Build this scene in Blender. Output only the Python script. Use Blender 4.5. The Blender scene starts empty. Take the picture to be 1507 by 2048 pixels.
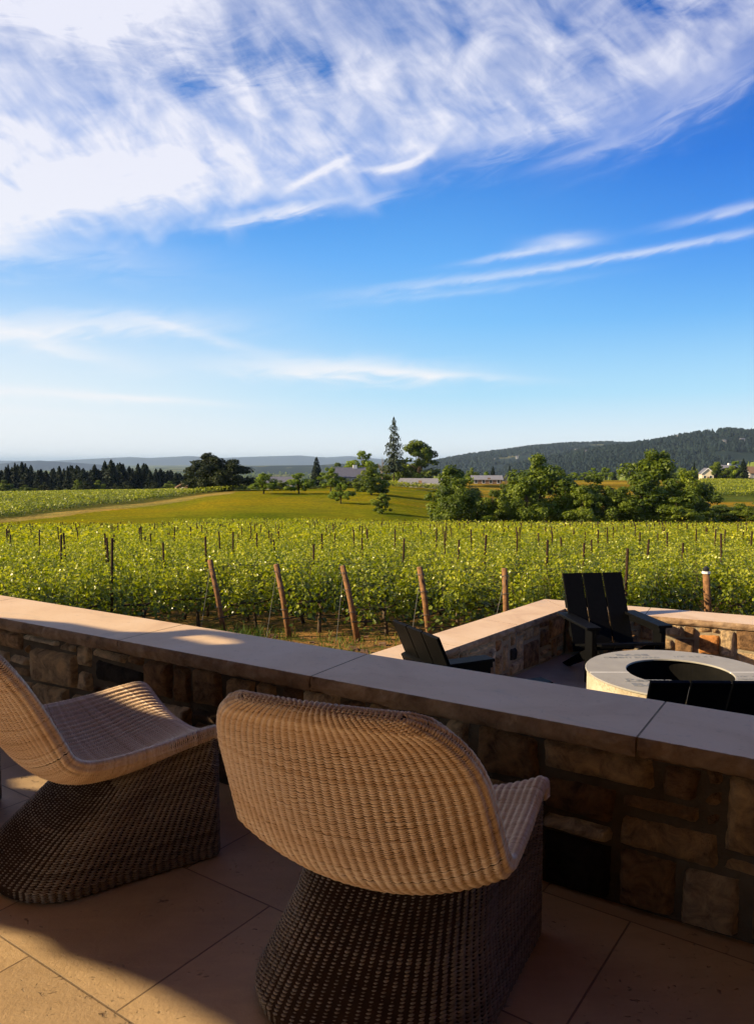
import bpy, bmesh, math, random
import numpy as np
from mathutils import Vector, Matrix, noise, geometry
R = math.radians
random.seed(7); rng = np.random.default_rng(7)
SC = bpy.context.scene
COL = SC.collection

# ------------------------------------------------------------------ camera
F, CH = 1528.0, 1.5                      # focal length in photo pixels (2048 high), camera height
PITCH = math.atan(102/F)
cam = bpy.data.cameras.new('camera'); co = bpy.data.objects.new('camera', cam); COL.objects.link(co)
cam.sensor_fit = 'VERTICAL'; cam.sensor_height = 36; cam.lens = 36*F/2048
cam.clip_start = .05; cam.clip_end = 90000
co.location = (0, 0, CH); co.rotation_euler = (math.pi/2-PITCH, 0, 0)
SC.camera = co
SC.view_settings.view_transform = 'Standard'; SC.view_settings.look = 'None'
SC.view_settings.exposure = 0.0; SC.view_settings.gamma = 1
SC.cycles.use_adaptive_sampling = True; SC.cycles.adaptive_threshold = .02
SC.cycles.max_bounces = 7; SC.cycles.diffuse_bounces = 4; SC.cycles.glossy_bounces = 2
SC.cycles.transmission_bounces = 3; SC.cycles.transparent_max_bounces = 6; SC.cycles.volume_bounces = 0
SC.cycles.use_denoising = True; SC.cycles.sample_clamp_indirect = 8

# ------------------------------------------------------------------ light
SUN_EL = R(23); SUN_AZ = math.atan2(-.2, -.98)           # horizontal direction towards the sun
sd = Vector((math.cos(SUN_EL)*math.cos(SUN_AZ), math.cos(SUN_EL)*math.sin(SUN_AZ), math.sin(SUN_EL)))
sl = bpy.data.lights.new('sun', 'SUN'); sl.energy = 4.9; sl.angle = R(.53); sl.color = (1, .80, .50)
so = bpy.data.objects.new('sun', sl); COL.objects.link(so); so.rotation_euler = sd.to_track_quat('Z', 'Y').to_euler()

# ------------------------------------------------------------------ node helpers
class NT:
    def __init__(s, tree): s.t = tree; s.n = tree.nodes; s.l = tree.links
    def new(s, typ, **k):
        n = s.n.new(typ)
        for a, v in k.items():
            if a.startswith('_'): setattr(n, a[1:], v)
        return n
    def put(s, sock, v):
        if v is None: return
        if hasattr(v, 'node'): s.l.new(v, sock)
        else: sock.default_value = v
    def m(s, op, a, b=None, c=None, clamp=False):
        n = s.n.new('ShaderNodeMath'); n.operation = op; n.use_clamp = clamp
        s.put(n.inputs[0], a); s.put(n.inputs[1], b); s.put(n.inputs[2], c); return n.outputs[0]
    def vm(s, op, a, b=None):
        n = s.n.new('ShaderNodeVectorMath'); n.operation = op; s.put(n.inputs[0], a); s.put(n.inputs[1], b); return n.outputs[0]
    def noise(s, v, scale, detail=4, rough=.55, dist=0, color=False):
        n = s.n.new('ShaderNodeTexNoise'); s.put(n.inputs['Vector'], v); n.inputs['Scale'].default_value = scale
        n.inputs['Detail'].default_value = detail; n.inputs['Roughness'].default_value = rough; n.inputs['Distortion'].default_value = dist
        return n.outputs['Color' if color else 'Fac']
    def ramp(s, f, stops, interp='LINEAR'):
        n = s.n.new('ShaderNodeValToRGB'); s.put(n.inputs[0], f); e = n.color_ramp.elements; n.color_ramp.interpolation = interp
        while len(e) < len(stops): e.new(.5)
        for i, (p, c) in enumerate(stops): e[i].position = p; e[i].color = (*c, 1) if len(c) == 3 else c
        return n.outputs[0]
    def mix(s, f, a, b, mode='MIX'):
        n = s.n.new('ShaderNodeMix'); n.data_type = 'RGBA'; n.blend_type = mode
        s.put(n.inputs[0], f); s.put(n.inputs[6], a if hasattr(a, 'node') else (*a, 1)); s.put(n.inputs[7], b if hasattr(b, 'node') else (*b, 1)); return n.outputs[2]
    def map(s, v, loc=(0, 0, 0), rot=(0, 0, 0), sc=(1, 1, 1)):
        n = s.n.new('ShaderNodeMapping'); s.put(n.inputs[0], v); n.inputs[1].default_value = loc; n.inputs[2].default_value = rot; n.inputs[3].default_value = sc; return n.outputs[0]
    def smooth(s, v, a, b):
        n = s.n.new('ShaderNodeMapRange'); n.interpolation_type = 'SMOOTHSTEP'; s.put(n.inputs[0], v); s.put(n.inputs[1], a); s.put(n.inputs[2], b); return n.outputs[0]
    def attr(s, name):
        n = s.n.new('ShaderNodeAttribute'); n.attribute_name = name; return n
    def bump(s, h, strength, dist=.01):
        n = s.n.new('ShaderNodeBump'); s.put(n.inputs['Height'], h); n.inputs['Strength'].default_value = strength; n.inputs['Distance'].default_value = dist; return n.outputs[0]

# ------------------------------------------------------------------ sky
SKY_S = .075; EXPO = .9; GS = 1/(SKY_S*2**EXPO)
SC.view_settings.exposure = EXPO
W = bpy.data.worlds.new('World'); SC.world = W; W.use_nodes = True
t = NT(W.node_tree); t.n.clear()
sky = t.n.new('ShaderNodeTexSky'); sky.sky_type = 'NISHITA'; sky.sun_disc = False
sky.sun_elevation = SUN_EL; sky.sun_rotation = math.atan2(sd.x, sd.y); sky.altitude = 100
sky.air_density = 1.0; sky.dust_density = 1.0; sky.ozone_density = 2.0
tc = t.n.new('ShaderNodeTexCoord'); d = t.vm('NORMALIZE', tc.outputs['Generated'])
sx = t.n.new('ShaderNodeSeparateXYZ'); t.l.new(d, sx.inputs[0])
AZ = t.m('MULTIPLY', t.m('ARCTAN2', sx.outputs[0], sx.outputs[1]), 57.2958)
EL = t.m('MULTIPLY', t.m('ARCSINE', sx.outputs[2]), 57.2958)
def skyco(sa, se, rot, loc=(0, 0, 0)):                   # rotated, stretched sky coordinates in degrees
    c = t.n.new('ShaderNodeCombineXYZ'); t.l.new(AZ, c.inputs[0]); t.l.new(EL, c.inputs[1])
    v = t.map(c.outputs[0], loc=loc, rot=(0, 0, R(rot)))
    return t.map(v, sc=(sa, se, 1))
NA = t.noise(skyco(.22, .9, -6, (2, 4, 1)), 1.0, 4, .6, .8)
NB = t.noise(skyco(.3, 1.3, -14, (12, 7, 3)), 1.0, 4, .6, .8)
def streak(az, el, la, le, rot, amt, ns=1.0, seed=0., curve=0.):      # an elongated cirrus wisp
    c, s = math.cos(R(rot)), math.sin(R(rot)); n = NA if rot < 4 else NB
    u = t.m('MULTIPLY_ADD', AZ, c, t.m('MULTIPLY_ADD', EL, s, -az*c-el*s))
    v = t.m('MULTIPLY_ADD', EL, c, t.m('MULTIPLY_ADD', AZ, -s, az*s-el*c))
    if curve: v = t.m('SUBTRACT', v, t.m('MULTIPLY', t.m('MULTIPLY', u, u), curve))
    v = t.m('MULTIPLY_ADD', n, 2.4*le, t.m('SUBTRACT', v, 1.2*le))
    uu = t.m('MULTIPLY', u, 1/la); vv = t.m('MULTIPLY', v, 1/le)
    g = t.m('EXPONENT', t.m('MULTIPLY_ADD', uu, t.m('MULTIPLY', uu, -1.), t.m('MULTIPLY', vv, t.m('MULTIPLY', vv, -1.))))
    return t.m('MULTIPLY', g, t.m('MULTIPLY_ADD', n, 1.3*amt, .35*amt))
# the broad cirrus band
big = t.noise(skyco(.11, .16, -12, (3, 2, 0)), 1.0, 3, .55, .6)
fib = t.noise(skyco(.42, .10, -40, (9, 5, 2)), 1.0, 4, .5, .9)
fib2 = t.noise(skyco(1.1, .16, -52, (1, 15, 7)), 1.0, 3, .5, 1.2)
puff = t.noise(skyco(.26, .42, 12, (7, 3, 1)), 1.0, 5, .52, .5)
edge = t.m('ADD', 18.6, t.m('MULTIPLY', AZ, .225))
edge = t.m('ADD', edge, t.m('MULTIPLY', t.m('SUBTRACT', big, .5), 9.))
edge = t.m('ADD', edge, t.m('MULTIPLY', t.m('SUBTRACT', fib, .5), 3.))
h = t.m('SUBTRACT', EL, edge)
band = t.smooth(h, -.8, 3.2)
top = t.m('SUBTRACT', 1., t.m('MULTIPLY', t.smooth(h, 6., 12.), .35))
tex = t.m('ADD', t.m('ADD', t.m('MULTIPLY', fib, .40), t.m('MULTIPLY', fib2, .14)), t.m('MULTIPLY', puff, .72))
dens = t.m('MULTIPLY', t.smooth(t.m('ADD', tex, t.m('MULTIPLY', t.m('SUBTRACT', big, .5), .35)), .32, 1.0), 1.12)
leftb = t.smooth(AZ, 12., -22.)
dens = t.m('ADD', dens, t.m('MULTIPLY', leftb, .32))
ca = t.m('MULTIPLY', t.m('MULTIPLY', band, dens), top)
# gaps of deeper blue near the top
gap = streak(-9.5, 26.6, 7., 1.8, 6, .42, 1.2, 3.)
gap2 = streak(24, 30.5, 4.5, 1.5, 10, .8, 1.0, 6.)
ca = t.m('SUBTRACT', ca, t.m('ADD', gap, gap2), clamp=True)
parts = [streak(-21, 29.2, 9, 3.0, -4, .8, 1.5, 1.), streak(-19, 18.4, 6.5, 1.5, 17, .55, 1.2, 2.),
    streak(-27, 14.6, 10, 1.6, -2, .42, 2., 4.), streak(-7.2, 17.4, 4.6, .40, 11, .75, .8, 5.), streak(-4.2, 20.1, 2.3, .26, 26, .75, .6, 8.),
    streak(1.6, 20.5, 2.6, .24, 13, .75, .6, 9., .06), streak(0, 18.4, 1.6, .3, 18, .35, .6, 10.),
    streak(14.5, 20.6, 3.2, .35, 12, .28, .8, 11.), streak(10.2, 14.6, 3.4, .24, 7, .5, .6, 12.), streak(13.2, 15.2, 2.2, .5, 2, .5, .7, 13.),
    streak(19, 14.2, 9, .24, 5.5, .5, .8, 14.), streak(5.5, 12.9, 8, .4, 6, .3, .8, 15.), streak(25, 16.3, 4.2, .28, 6, .42, .7, 16.),
    streak(6, 12.1, 8, .25, 5, .18, .8, 17.),
    streak(-20, 9.3, 8, .8, 4, .62, 1.2, 18.), streak(-25, 8.3, 7, .7, -12, .6, 1., 19.), streak(-13, 9., 4.5, .4, -14, .4, 1., 20.),
    streak(-3., 6.7, 8.5, .8, -1.5, .8, 1.4, 21.), streak(5, 6.3, 6, .3, -4, .4, 1., 22.), streak(-24, 4.6, 8, .42, -1.5, .7, 1., 23.),
    streak(-16, 4.4, 5, .22, -3, .5, 1., 24.), streak(-26, 3.4, 7, .25, -2, .3, 1., 25.),
    streak(22, 23.2, 6, 1.2, 22, .35, 1.2, 26.), streak(12, 23, 8, 1.6, 14, .3, 1.4, 27.)]
for s_ in parts: ca = t.m('ADD', ca, s_)
# cirrus fades out high above the view, lowering the ambient light
ca = t.m('MULTIPLY', t.m('MINIMUM', ca, .97, clamp=True), t.smooth(EL, 54, 34))
grad = t.ramp(t.m('DIVIDE', EL, 40.), [(0, (.92, .97, .99)), (.05, (.76, .90, .99)), (.12, (.46, .78, 1.0)), (.25, (.22, .57, 1.0)), (.36, (.13, .44, .96)), (.5, (.05, .27, .80)), (.65, (.05, .20, .60)), (1, (.02, .09, .40))])
grad = t.mix(t.m('MULTIPLY', t.smooth(AZ, 2, 27), t.smooth(EL, 5, 16)), grad, t.mix(1., grad, (.5, .72, .93), 'MULTIPLY'))
grad = t.mix(t.m('MULTIPLY', t.smooth(AZ, 10, -32), t.smooth(EL, 17, 0)), grad, (.92, .96, .99))
grad = t.mix(1., grad, (GS, GS, GS), 'MULTIPLY')
skyc = t.mix(.96, sky.outputs[0], grad)
white = t.mix(t.smooth(EL, 2, 26), (.93*GS, .95*GS, .98*GS), (.86*GS, .87*GS, .985*GS))
fin = t.mix(ca, skyc, white)
bg = t.n.new('ShaderNodeBackground'); t.l.new(fin, bg.inputs[0]); bg.inputs[1].default_value = SKY_S
wo = t.n.new('ShaderNodeOutputWorld'); t.l.new(bg.outputs[0], wo.inputs[0])

# ------------------------------------------------------------------ object helpers
def tag(o, label=None, cat=None, group=None, kind=None):
    if label: o['label'] = label
    if cat: o['category'] = cat
    if group: o['group'] = group
    if kind: o['kind'] = kind
    return o
def thing(name, label, cat, loc=(0, 0, 0), rz=0, group=None):
    o = bpy.data.objects.new(name, None); COL.objects.link(o); o.location = loc; o.rotation_euler = (0, 0, rz)
    o.empty_display_size = .1
    return tag(o, label, cat, group)
def link(name, me, mat=None, parent=None, loc=None):
    o = bpy.data.objects.new(name, me); COL.objects.link(o)
    if mat is not None and len(me.materials) == 0: me.materials.append(mat)
    if parent is not None: o.parent = parent
    if loc is not None: o.location = loc
    return o
def mesh(name, V, Q, tone=None, smooth=False, cols=None):
    """V (n,3); Q list of arrays of faces (each (m,3) or (m,4))"""
    V = np.asarray(V, dtype=np.float32).reshape(-1, 3)
    if not isinstance(Q, list): Q = [Q]
    Q = [np.asarray(q, dtype=np.int32) for q in Q if len(q)]
    me = bpy.data.meshes.new(name)
    me.vertices.add(len(V)); me.vertices.foreach_set('co', V.ravel())
    nl = sum(q.size for q in Q); nf = sum(len(q) for q in Q)
    me.loops.add(nl); me.polygons.add(nf)
    me.loops.foreach_set('vertex_index', np.concatenate([q.ravel() for q in Q]))
    tot = np.concatenate([np.full(len(q), q.shape[1], np.int32) for q in Q])
    me.polygons.foreach_set('loop_start', np.concatenate([[0], np.cumsum(tot)[:-1]]).astype(np.int32))
    me.polygons.foreach_set('loop_total', tot)
    me.polygons.foreach_set('use_smooth', np.full(nf, bool(smooth)))
    me.update(calc_edges=True)
    if tone is not None:
        a = me.attributes.new('tone', 'FLOAT', 'POINT'); a.data.foreach_set('value', np.asarray(tone, np.float32))
    if cols is not None:
        a = me.attributes.new('tint', 'FLOAT_COLOR', 'POINT'); a.data.foreach_set('color', np.asarray(cols, np.float32).ravel())
    return me
class MB:
    """collects boxes, bars and tubes into one mesh"""
    def __init__(s): s.V = []; s.Q = []; s.T = []; s.n = 0; s.tn = []
    def add(s, V, Q=None, T=None, tone=0.):
        V = np.asarray(V, float).reshape(-1, 3); s.V.append(V); s.tn.append(np.full(len(V), tone))
        if Q is not None and len(Q): s.Q.append(np.asarray(Q)+s.n)
        if T is not None and len(T): s.T.append(np.asarray(T)+s.n)
        s.n += len(V)
    def hexa(s, P, tone=0.):
        s.add(P, [(0, 3, 2, 1), (4, 5, 6, 7), (0, 1, 5, 4), (1, 2, 6, 5), (2, 3, 7, 6), (3, 0, 4, 7)], tone=tone)
    def box(s, c, size, M=None, tone=0.):
        P = [Vector((x*size[0]/2, y*size[1]/2, z*size[2]/2)) for z in (-1, 1) for x, y in ((-1, -1), (1, -1), (1, 1), (-1, 1))]
        if M is not None: P = [M @ p for p in P]
        s.hexa([(p+Vector(c)) for p in P], tone)
    def tube(s, pts, rad, n=6, tone=0.):
        pts = [Vector(p) for p in pts]; rr = rad if hasattr(rad, '__len__') else [rad]*len(pts)
        V = []; up = Vector((.13, .31, .94))
        for i, p in enumerate(pts):
            tg = (pts[min(i+1, len(pts)-1)]-pts[max(i-1, 0)]).normalized()
            if abs(tg.dot(up)) > .95: up = Vector((.94, .2, .1))
            a = tg.cross(up).normalized(); b = tg.cross(a)
            for k in range(n):
                an = 2*math.pi*k/n; V.append(p+(a*math.cos(an)+b*math.sin(an))*rr[i])
        Q = [(i*n+k, i*n+(k+1) % n, (i+1)*n+(k+1) % n, (i+1)*n+k) for i in range(len(pts)-1) for k in range(n)]
        m = len(pts)*n; V += [pts[0], pts[-1]]
        T = [(m, (k+1) % n, k) for k in range(n)]+[(m+1, m-n+k, m-n+(k+1) % n) for k in range(n)]
        s.add(V, Q, T, tone)
    def mesh(s, name, smooth=False):
        return mesh(name, np.concatenate(s.V), [np.concatenate(s.Q) if s.Q else [], np.concatenate(s.T) if s.T else []], np.concatenate(s.tn), smooth)
    def build(s, name, mat, parent=None, smooth=False, bevel=0.):
        o = link(name, s.mesh(name, smooth), mat, parent)
        if bevel: bev(o, bevel)
        return o
def bev(o, w, seg=2):
    b = o.modifiers.new('bevel', 'BEVEL'); b.width = w; b.segments = seg; b.limit_method = 'ANGLE'
def pxdir(px, py):
    dx = (px-753.5)/F; dy = (1024-py)/F; c, s = math.cos(PITCH), math.sin(PITCH)
    return Vector((dx, c+dy*s, -s+dy*c))
def atz(px, py, z): r = pxdir(px, py); k = (z-CH)/r.z; return Vector((r.x*k, r.y*k, z))
def aty(px, py, Y): r = pxdir(px, py); k = Y/r.y; return Vector((r.x*k, Y, CH+r.z*k))
def nz(x, y=0, z=0): return noise.noise(Vector((x, y, z)))

# ------------------------------------------------------------------ materials
def mat(name, build, rough=.8, spec=.3):
    m = bpy.data.materials.new(name); m.use_nodes = True; k = NT(m.node_tree)
    bs = m.node_tree.nodes['Principled BSDF']; bs.inputs['Roughness'].default_value = rough; bs.inputs['Specular IOR Level'].default_value = spec
    build(k, bs); return m
def obco(k): return k.n.new('ShaderNodeTexCoord').outputs['Object']
def geoP(k): return k.n.new('ShaderNodeNewGeometry').outputs['Position']
def plain(name, c1, c2, scale=6., rough=.7, spec=.3, bump=0., bs_=30., metal=0.):
    def b(k, bs):
        v = obco(k); n = k.noise(v, scale, 6, .6)
        k.put(bs.inputs['Base Color'], k.ramp(n, [(.3, c1), (.7, c2)])); bs.inputs['Metallic'].default_value = metal
        if bump: k.put(bs.inputs['Normal'], k.bump(k.noise(v, bs_, 6, .65), bump))
    return mat(name, b, rough, spec)
def travertine(k, bs):
    P = geoP(k); v = k.map(P, rot=(0, 0, R(35)))       # tiles run along the wall
    v = k.map(v, loc=(-.02, .0, 0))
    br = k.n.new('ShaderNodeTexBrick'); k.l.new(v, br.inputs['Vector']); br.offset = .42; br.offset_frequency = 2
    for nm, val in (('Scale', 1.), ('Mortar Size', .0034), ('Mortar Smooth', .3), ('Brick Width', .72), ('Row Height', .61), ('Bias', 0.)): br.inputs[nm].default_value = val
    br.inputs['Color1'].default_value = (.0, .0, .0, 1); br.inputs['Color2'].default_value = (1, 1, 1, 1); br.inputs['Mortar'].default_value = (.5, .5, .5, 1)
    n1 = k.noise(P, 2.2, 8, .6, .6); n2 = k.noise(k.map(P, rot=(0, 0, R(35)), sc=(1., 4., 1)), 5., 8, .7, .5)
    c = k.mix(k.m('ADD', k.m('MULTIPLY', n1, .6), k.m('MULTIPLY', n2, .45)), (.25, .155, .07), (.84, .59, .33))
    c = k.mix(k.m('MULTIPLY', br.outputs['Color'], .5), c, (.30, .20, .115))
    pit = k.smooth(k.noise(k.map(P, rot=(0, 0, R(35)), sc=(1, 1.6, 1)), 30., 4, .65, 1.2), .62, .70)
    pz = k.smooth(k.noise(P, 3.5, 3), .45, .6); pit = k.m('MULTIPLY', pit, pz)
    c = k.mix(k.m('MULTIPLY', pit, .6), c, (.10, .06, .035)); c = k.mix(k.m('MULTIPLY', br.outputs['Fac'], .62), c, (.08, .05, .03))
    k.put(bs.inputs['Base Color'], c)
    hgt = k.m('SUBTRACT', k.m('MULTIPLY', k.noise(P, 60., 6, .7), .3), k.m('ADD', pit, k.m('MULTIPLY', br.outputs['Fac'], 1.5)))
    k.put(bs.inputs['Normal'], k.bump(hgt, 1., .008))
    k.put(bs.inputs['Roughness'], k.ramp(n2, [(.3, (.42,)*3), (.7, (.62,)*3)]))
M_FLOOR = mat('travertine', travertine, .5, .4)
def coping(k, bs):
    P = geoP(k); n = k.noise(P, 1.8, 7, .6, .8); n2 = k.noise(P, 25., 5, .7)
    c = k.ramp(n, [(.3, (.68, .45, .26)), (.5, (.78, .55, .33)), (.72, (.83, .61, .40))])
    c = k.mix(k.m('MULTIPLY', k.smooth(n2, .55, .75), .35), c, (.36, .24, .15)); n4 = k.noise(P, 1.1, 8, .7, 1.2); c = k.mix(k.m('MULTIPLY', k.smooth(n4, .54, .66), .35), c, (.5, .40, .29))
    c = k.mix(k.m('MULTIPLY', k.smooth(k.noise(P, 70., 3, .6), .68, .74), .7), c, (.2, .13, .08))
    k.put(bs.inputs['Base Color'], c); k.put(bs.inputs['Normal'], k.bump(n2, .25, .004))
M_COPE = mat('coping_limestone', coping, .62, .3)
def rockface(k, bs):
    P = geoP(k); n = k.noise(P, 9., 8, .65, .4)
    k.put(bs.inputs['Base Color'], k.ramp(n, [(.28, (.13, .075, .04)), (.5, (.30, .19, .11)), (.72, (.46, .32, .2))]))
    k.put(bs.inputs['Normal'], k.bump(k.noise(P, 55., 8, .7), .8, .012))
M_ROCK = mat('rock_faced_edge', rockface, .85, .2)
def stones(k, bs):
    P = geoP(k); tn = k.attr('tone').outputs['Fac']
    base = k.ramp(tn, [(0, (.030, .024, .020)), (.08, (.07, .052, .04)), (.16, (.15, .085, .045)), (.32, (.27, .16, .08)), (.5, (.42, .28, .15)), (.66, (.56, .42, .26)), (.78, (.34, .24, .16)), (.88, (.50, .21, .06)), (1, (.62, .52, .37))])
    n = k.noise(P, 14., 8, .68, .7)
    c = k.mix(1.0, base, k.ramp(n, [(.3, (.22, .18, .15)), (.45, (.75, .72, .7)), (.56, (1.15, 1.1, 1.0)), (.72, (1.6, 1.5, 1.3))]), 'MULTIPLY')
    k.put(bs.inputs['Base Color'], c)
    k.put(bs.inputs['Normal'], k.bump(k.m('ADD', k.noise(P, 35., 8, .7), k.m('MULTIPLY', k.noise(P, 160., 4, .6), .25)), 1.0, .03))
M_STONE = mat('ashlar_stone', stones, .85, .2)
M_MORTAR = plain('mortar', (.085, .065, .045), (.15, .12, .085), 9., .95, .1, .9, 90.)
M_MORTL = plain('pale_mortar', (.24, .19, .12), (.36, .29, .20), 9., .95, .1, .9, 90.)
M_TERR = plain('terrace_paving', (.30, .20, .115), (.44, .31, .19), 3., .7, .25, .4, 50.)
M_BLACK = plain('black_lumber', (.0022, .0022, .0022), (.004, .004, .0042), 30., .6, .08, .15, 200.)
def wick(k, bs):
    P = obco(k); tn = k.attr('tone').outputs['Fac']
    n = k.noise(P, 3., 4, .6); n2 = k.noise(P, 110., 3, .6)
    f = k.m('ADD', k.m('MULTIPLY', tn, .75), k.m('MULTIPLY', n2, .35))
    c = k.ramp(f, [(.1, (.42, .24, .12)), (.4, (.70, .48, .30)), (.75, (.82, .62, .43)), (1, (.88, .72, .55))])
    c = k.mix(k.m('MULTIPLY', n, .2), c, (.3, .17, .08))
    k.put(bs.inputs['Base Color'], c); k.put(bs.inputs['Normal'], k.bump(k.noise(k.map(P, sc=(1, 1, 1)), 420., 2), .3, .002))
M_WICK = mat('wicker', wick, .5, .35)
M_GAPSHADE = plain('weave_gap_shade', (.03, .015, .008), (.045, .024, .013), 20., .9, .1)  # shade inside the weave, painted as a dark brown
def wickdark(k, bs):
    P = obco(k); tn = k.attr('tone').outputs['Fac']; n2 = k.noise(P, 110., 3, .6)
    c = k.ramp(k.m('ADD', k.m('MULTIPLY', tn, .75), k.m('MULTIPLY', n2, .35)), [(.1, (.08, .055, .035)), (.5, (.19, .14, .095)), (1, (.32, .25, .18))])
    k.put(bs.inputs['Base Color'], c)
M_WDARK = mat('brown_wicker', wickdark, .5, .35)

def leafmat(name, c0, c1, c2, rough=.42, spec=.35, trans=.35, scale=.5, tmul=(1.5, 1.5, .5)):
    m = bpy.data.materials.new(name); m.use_nodes = True; k = NT(m.node_tree); k.n.clear()
    tn = k.attr('tone').outputs['Fac']; n = k.noise(geoP(k), scale, 3)
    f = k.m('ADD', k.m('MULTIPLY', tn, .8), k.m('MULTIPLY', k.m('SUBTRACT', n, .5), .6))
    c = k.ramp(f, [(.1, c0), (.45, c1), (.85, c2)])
    b = k.n.new('ShaderNodeBsdfPrincipled'); k.put(b.inputs['Base Color'], c); b.inputs['Roughness'].default_value = rough; b.inputs['Specular IOR Level'].default_value = spec
    tr = k.n.new('ShaderNodeBsdfTranslucent'); k.put(tr.inputs[0], k.mix(1., c, tmul, 'MULTIPLY'))
    mx = k.n.new('ShaderNodeMixShader'); mx.inputs[0].default_value = trans; k.l.new(b.outputs[0], mx.inputs[1]); k.l.new(tr.outputs[0], mx.inputs[2])
    o = k.n.new('ShaderNodeOutputMaterial'); k.l.new(mx.outputs[0], o.inputs[0]); return m
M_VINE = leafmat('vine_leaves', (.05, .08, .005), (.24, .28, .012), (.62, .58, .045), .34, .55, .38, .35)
M_VINEFAR = leafmat('far_vine_leaves', (.085, .12, .006), (.31, .335, .012), (.60, .55, .035), .4, .45, .36, .12)
M_TREE = leafmat('tree_leaves', (.035, .062, .006), (.13, .175, .011), (.30, .34, .025), .5, .3, .3, .15)
M_TREEL = leafmat('bright_tree_leaves', (.06, .10, .008), (.18, .25, .016), (.36, .42, .035), .5, .3, .35, .15)
M_OAK = leafmat('dark_oak_leaves', (.010, .017, .004), (.028, .040, .008), (.07, .085, .016), .55, .2, .2, .15)
M_CON = leafmat('conifer_needles', (.006, .013, .006), (.014, .027, .012), (.035, .055, .02), .6, .2, .1, .1)
M_BARK = plain('bark', (.05, .035, .022), (.13, .095, .065), 8., .9, .1, .8, 30.)
M_POST = plain('weathered_post', (.12, .065, .03), (.34, .17, .075), 14., .85, .15, .6, 60.)
M_STAKE = plain('dark_stake', (.028, .015, .010), (.06, .032, .02), 14., .85, .15)
M_WIRE = plain('wire', (.10, .10, .09), (.16, .15, .14), 10., .7, .2)
M_HOSE = plain('black_hose', (.012, .012, .012), (.02, .02, .02), 10., .5, .4)

# ------------------------------------------------------------------ terrain
TY = np.array([0, 8, 12.5, 50, 90, 100, 130, 170, 210, 260, 320, 420, 700, 1500, 4000, 10000, 60000.])
TPX = np.array([-1600, 0, 250, 500, 750, 900, 1150, 1507, 3000.])
TZ = np.array([
 [-1.2,-1.3,-1.6,-4.3,-7.1,-7.5,-8.2,-8.8,-9.3,-10.4,-14,-25,-45,-60,-75,-80,-80],
 [-1.2,-1.3,-1.6,-4.3,-7.1,-7.5,-8.0,-8.5,-9.0,-10.1,-14,-25,-45,-60,-75,-80,-80],
 [-1.2,-1.3,-1.6,-4.3,-7.1,-7.4,-7.5,-7.4,-8.0,-9.6,-14,-25,-45,-60,-75,-80,-80],
 [-1.2,-1.3,-1.6,-4.3,-7.1,-7.3,-6.7,-5.6,-6.4,-9.0,-13,-24,-45,-60,-75,-80,-80],
 [-1.2,-1.3,-1.6,-4.3,-7.1,-7.4,-6.9,-5.8,-5.6,-6.0,-8.0,-18,-40,-60,-75,-80,-80],
 [-1.2,-1.3,-1.6,-4.3,-7.1,-7.6,-8.0,-7.5,-6.5,-6.0,-7.0,-14,-40,-60,-75,-80,-80],
 [-1.2,-1.3,-1.6,-4.3,-7.1,-7.6,-8.0,-8.2,-8.0,-7.0,-6.8,-11,-38,-60,-75,-80,-80],
 [-1.2,-1.3,-1.6,-4.3,-7.1,-7.4,-8.0,-8.0,-7.5,-7.2,-7.0,-9,-34,-60,-75,-80,-80],
 [-1.2,-1.3,-1.6,-4.3,-7.1,-7.4,-8.0,-8.0,-7.5,-7.2,-7.0,-9,-34,-60,-75,-80,-80]])
def hermite(xs, ys, x):
    i = np.clip(np.searchsorted(xs, x)-1, 0, len(xs)-2); sl_ = np.diff(ys, axis=-1)/np.diff(xs)
    m = np.zeros_like(ys); a, b = sl_[:-1], sl_[1:]
    m[1:-1] = np.where(a*b > 0, 2*a*b/np.where(a+b == 0, 1, a+b), 0); m[0] = sl_[0]; m[-1] = sl_[-1]
    hh = xs[i+1]-xs[i]; u = (x-xs[i])/hh
    return (2*u**3-3*u**2+1)*ys[i]+(u**3-2*u**2+u)*hh*m[i]+(-2*u**3+3*u**2)*ys[i+1]+(u**3-u**2)*hh*m[i+1]
def gz(x, y):
    x = np.asarray(x, float); y = np.asarray(y, float)
    px = 753.5+F*x/np.maximum(y, 1.); px = np.clip(px, -1600, 3000); yy = np.clip(np.hypot(x*.15, y), 0, 60000)
    colz = np.stack([hermite(TY, TZ[j], yy) for j in range(len(TPX))])
    j = np.clip(np.searchsorted(TPX, px)-1, 0, len(TPX)-2); u = (px-TPX[j])/(TPX[j+1]-TPX[j]); u = u*u*(3-2*u)
    z = np.take_along_axis(colz, j[None], 0)[0]*(1-u)+np.take_along_axis(colz, (j+1)[None], 0)[0]*u
    z = np.where(y < 6, -1.3, z)
    return z
def gzs(x, y): return float(gz(np.array([x]), np.array([y]))[0])
def ground_at(px, Y, dx=0):
    x = (px-753.5)/F*Y+dx; return Vector((x, Y, gzs(x, Y)))

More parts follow.
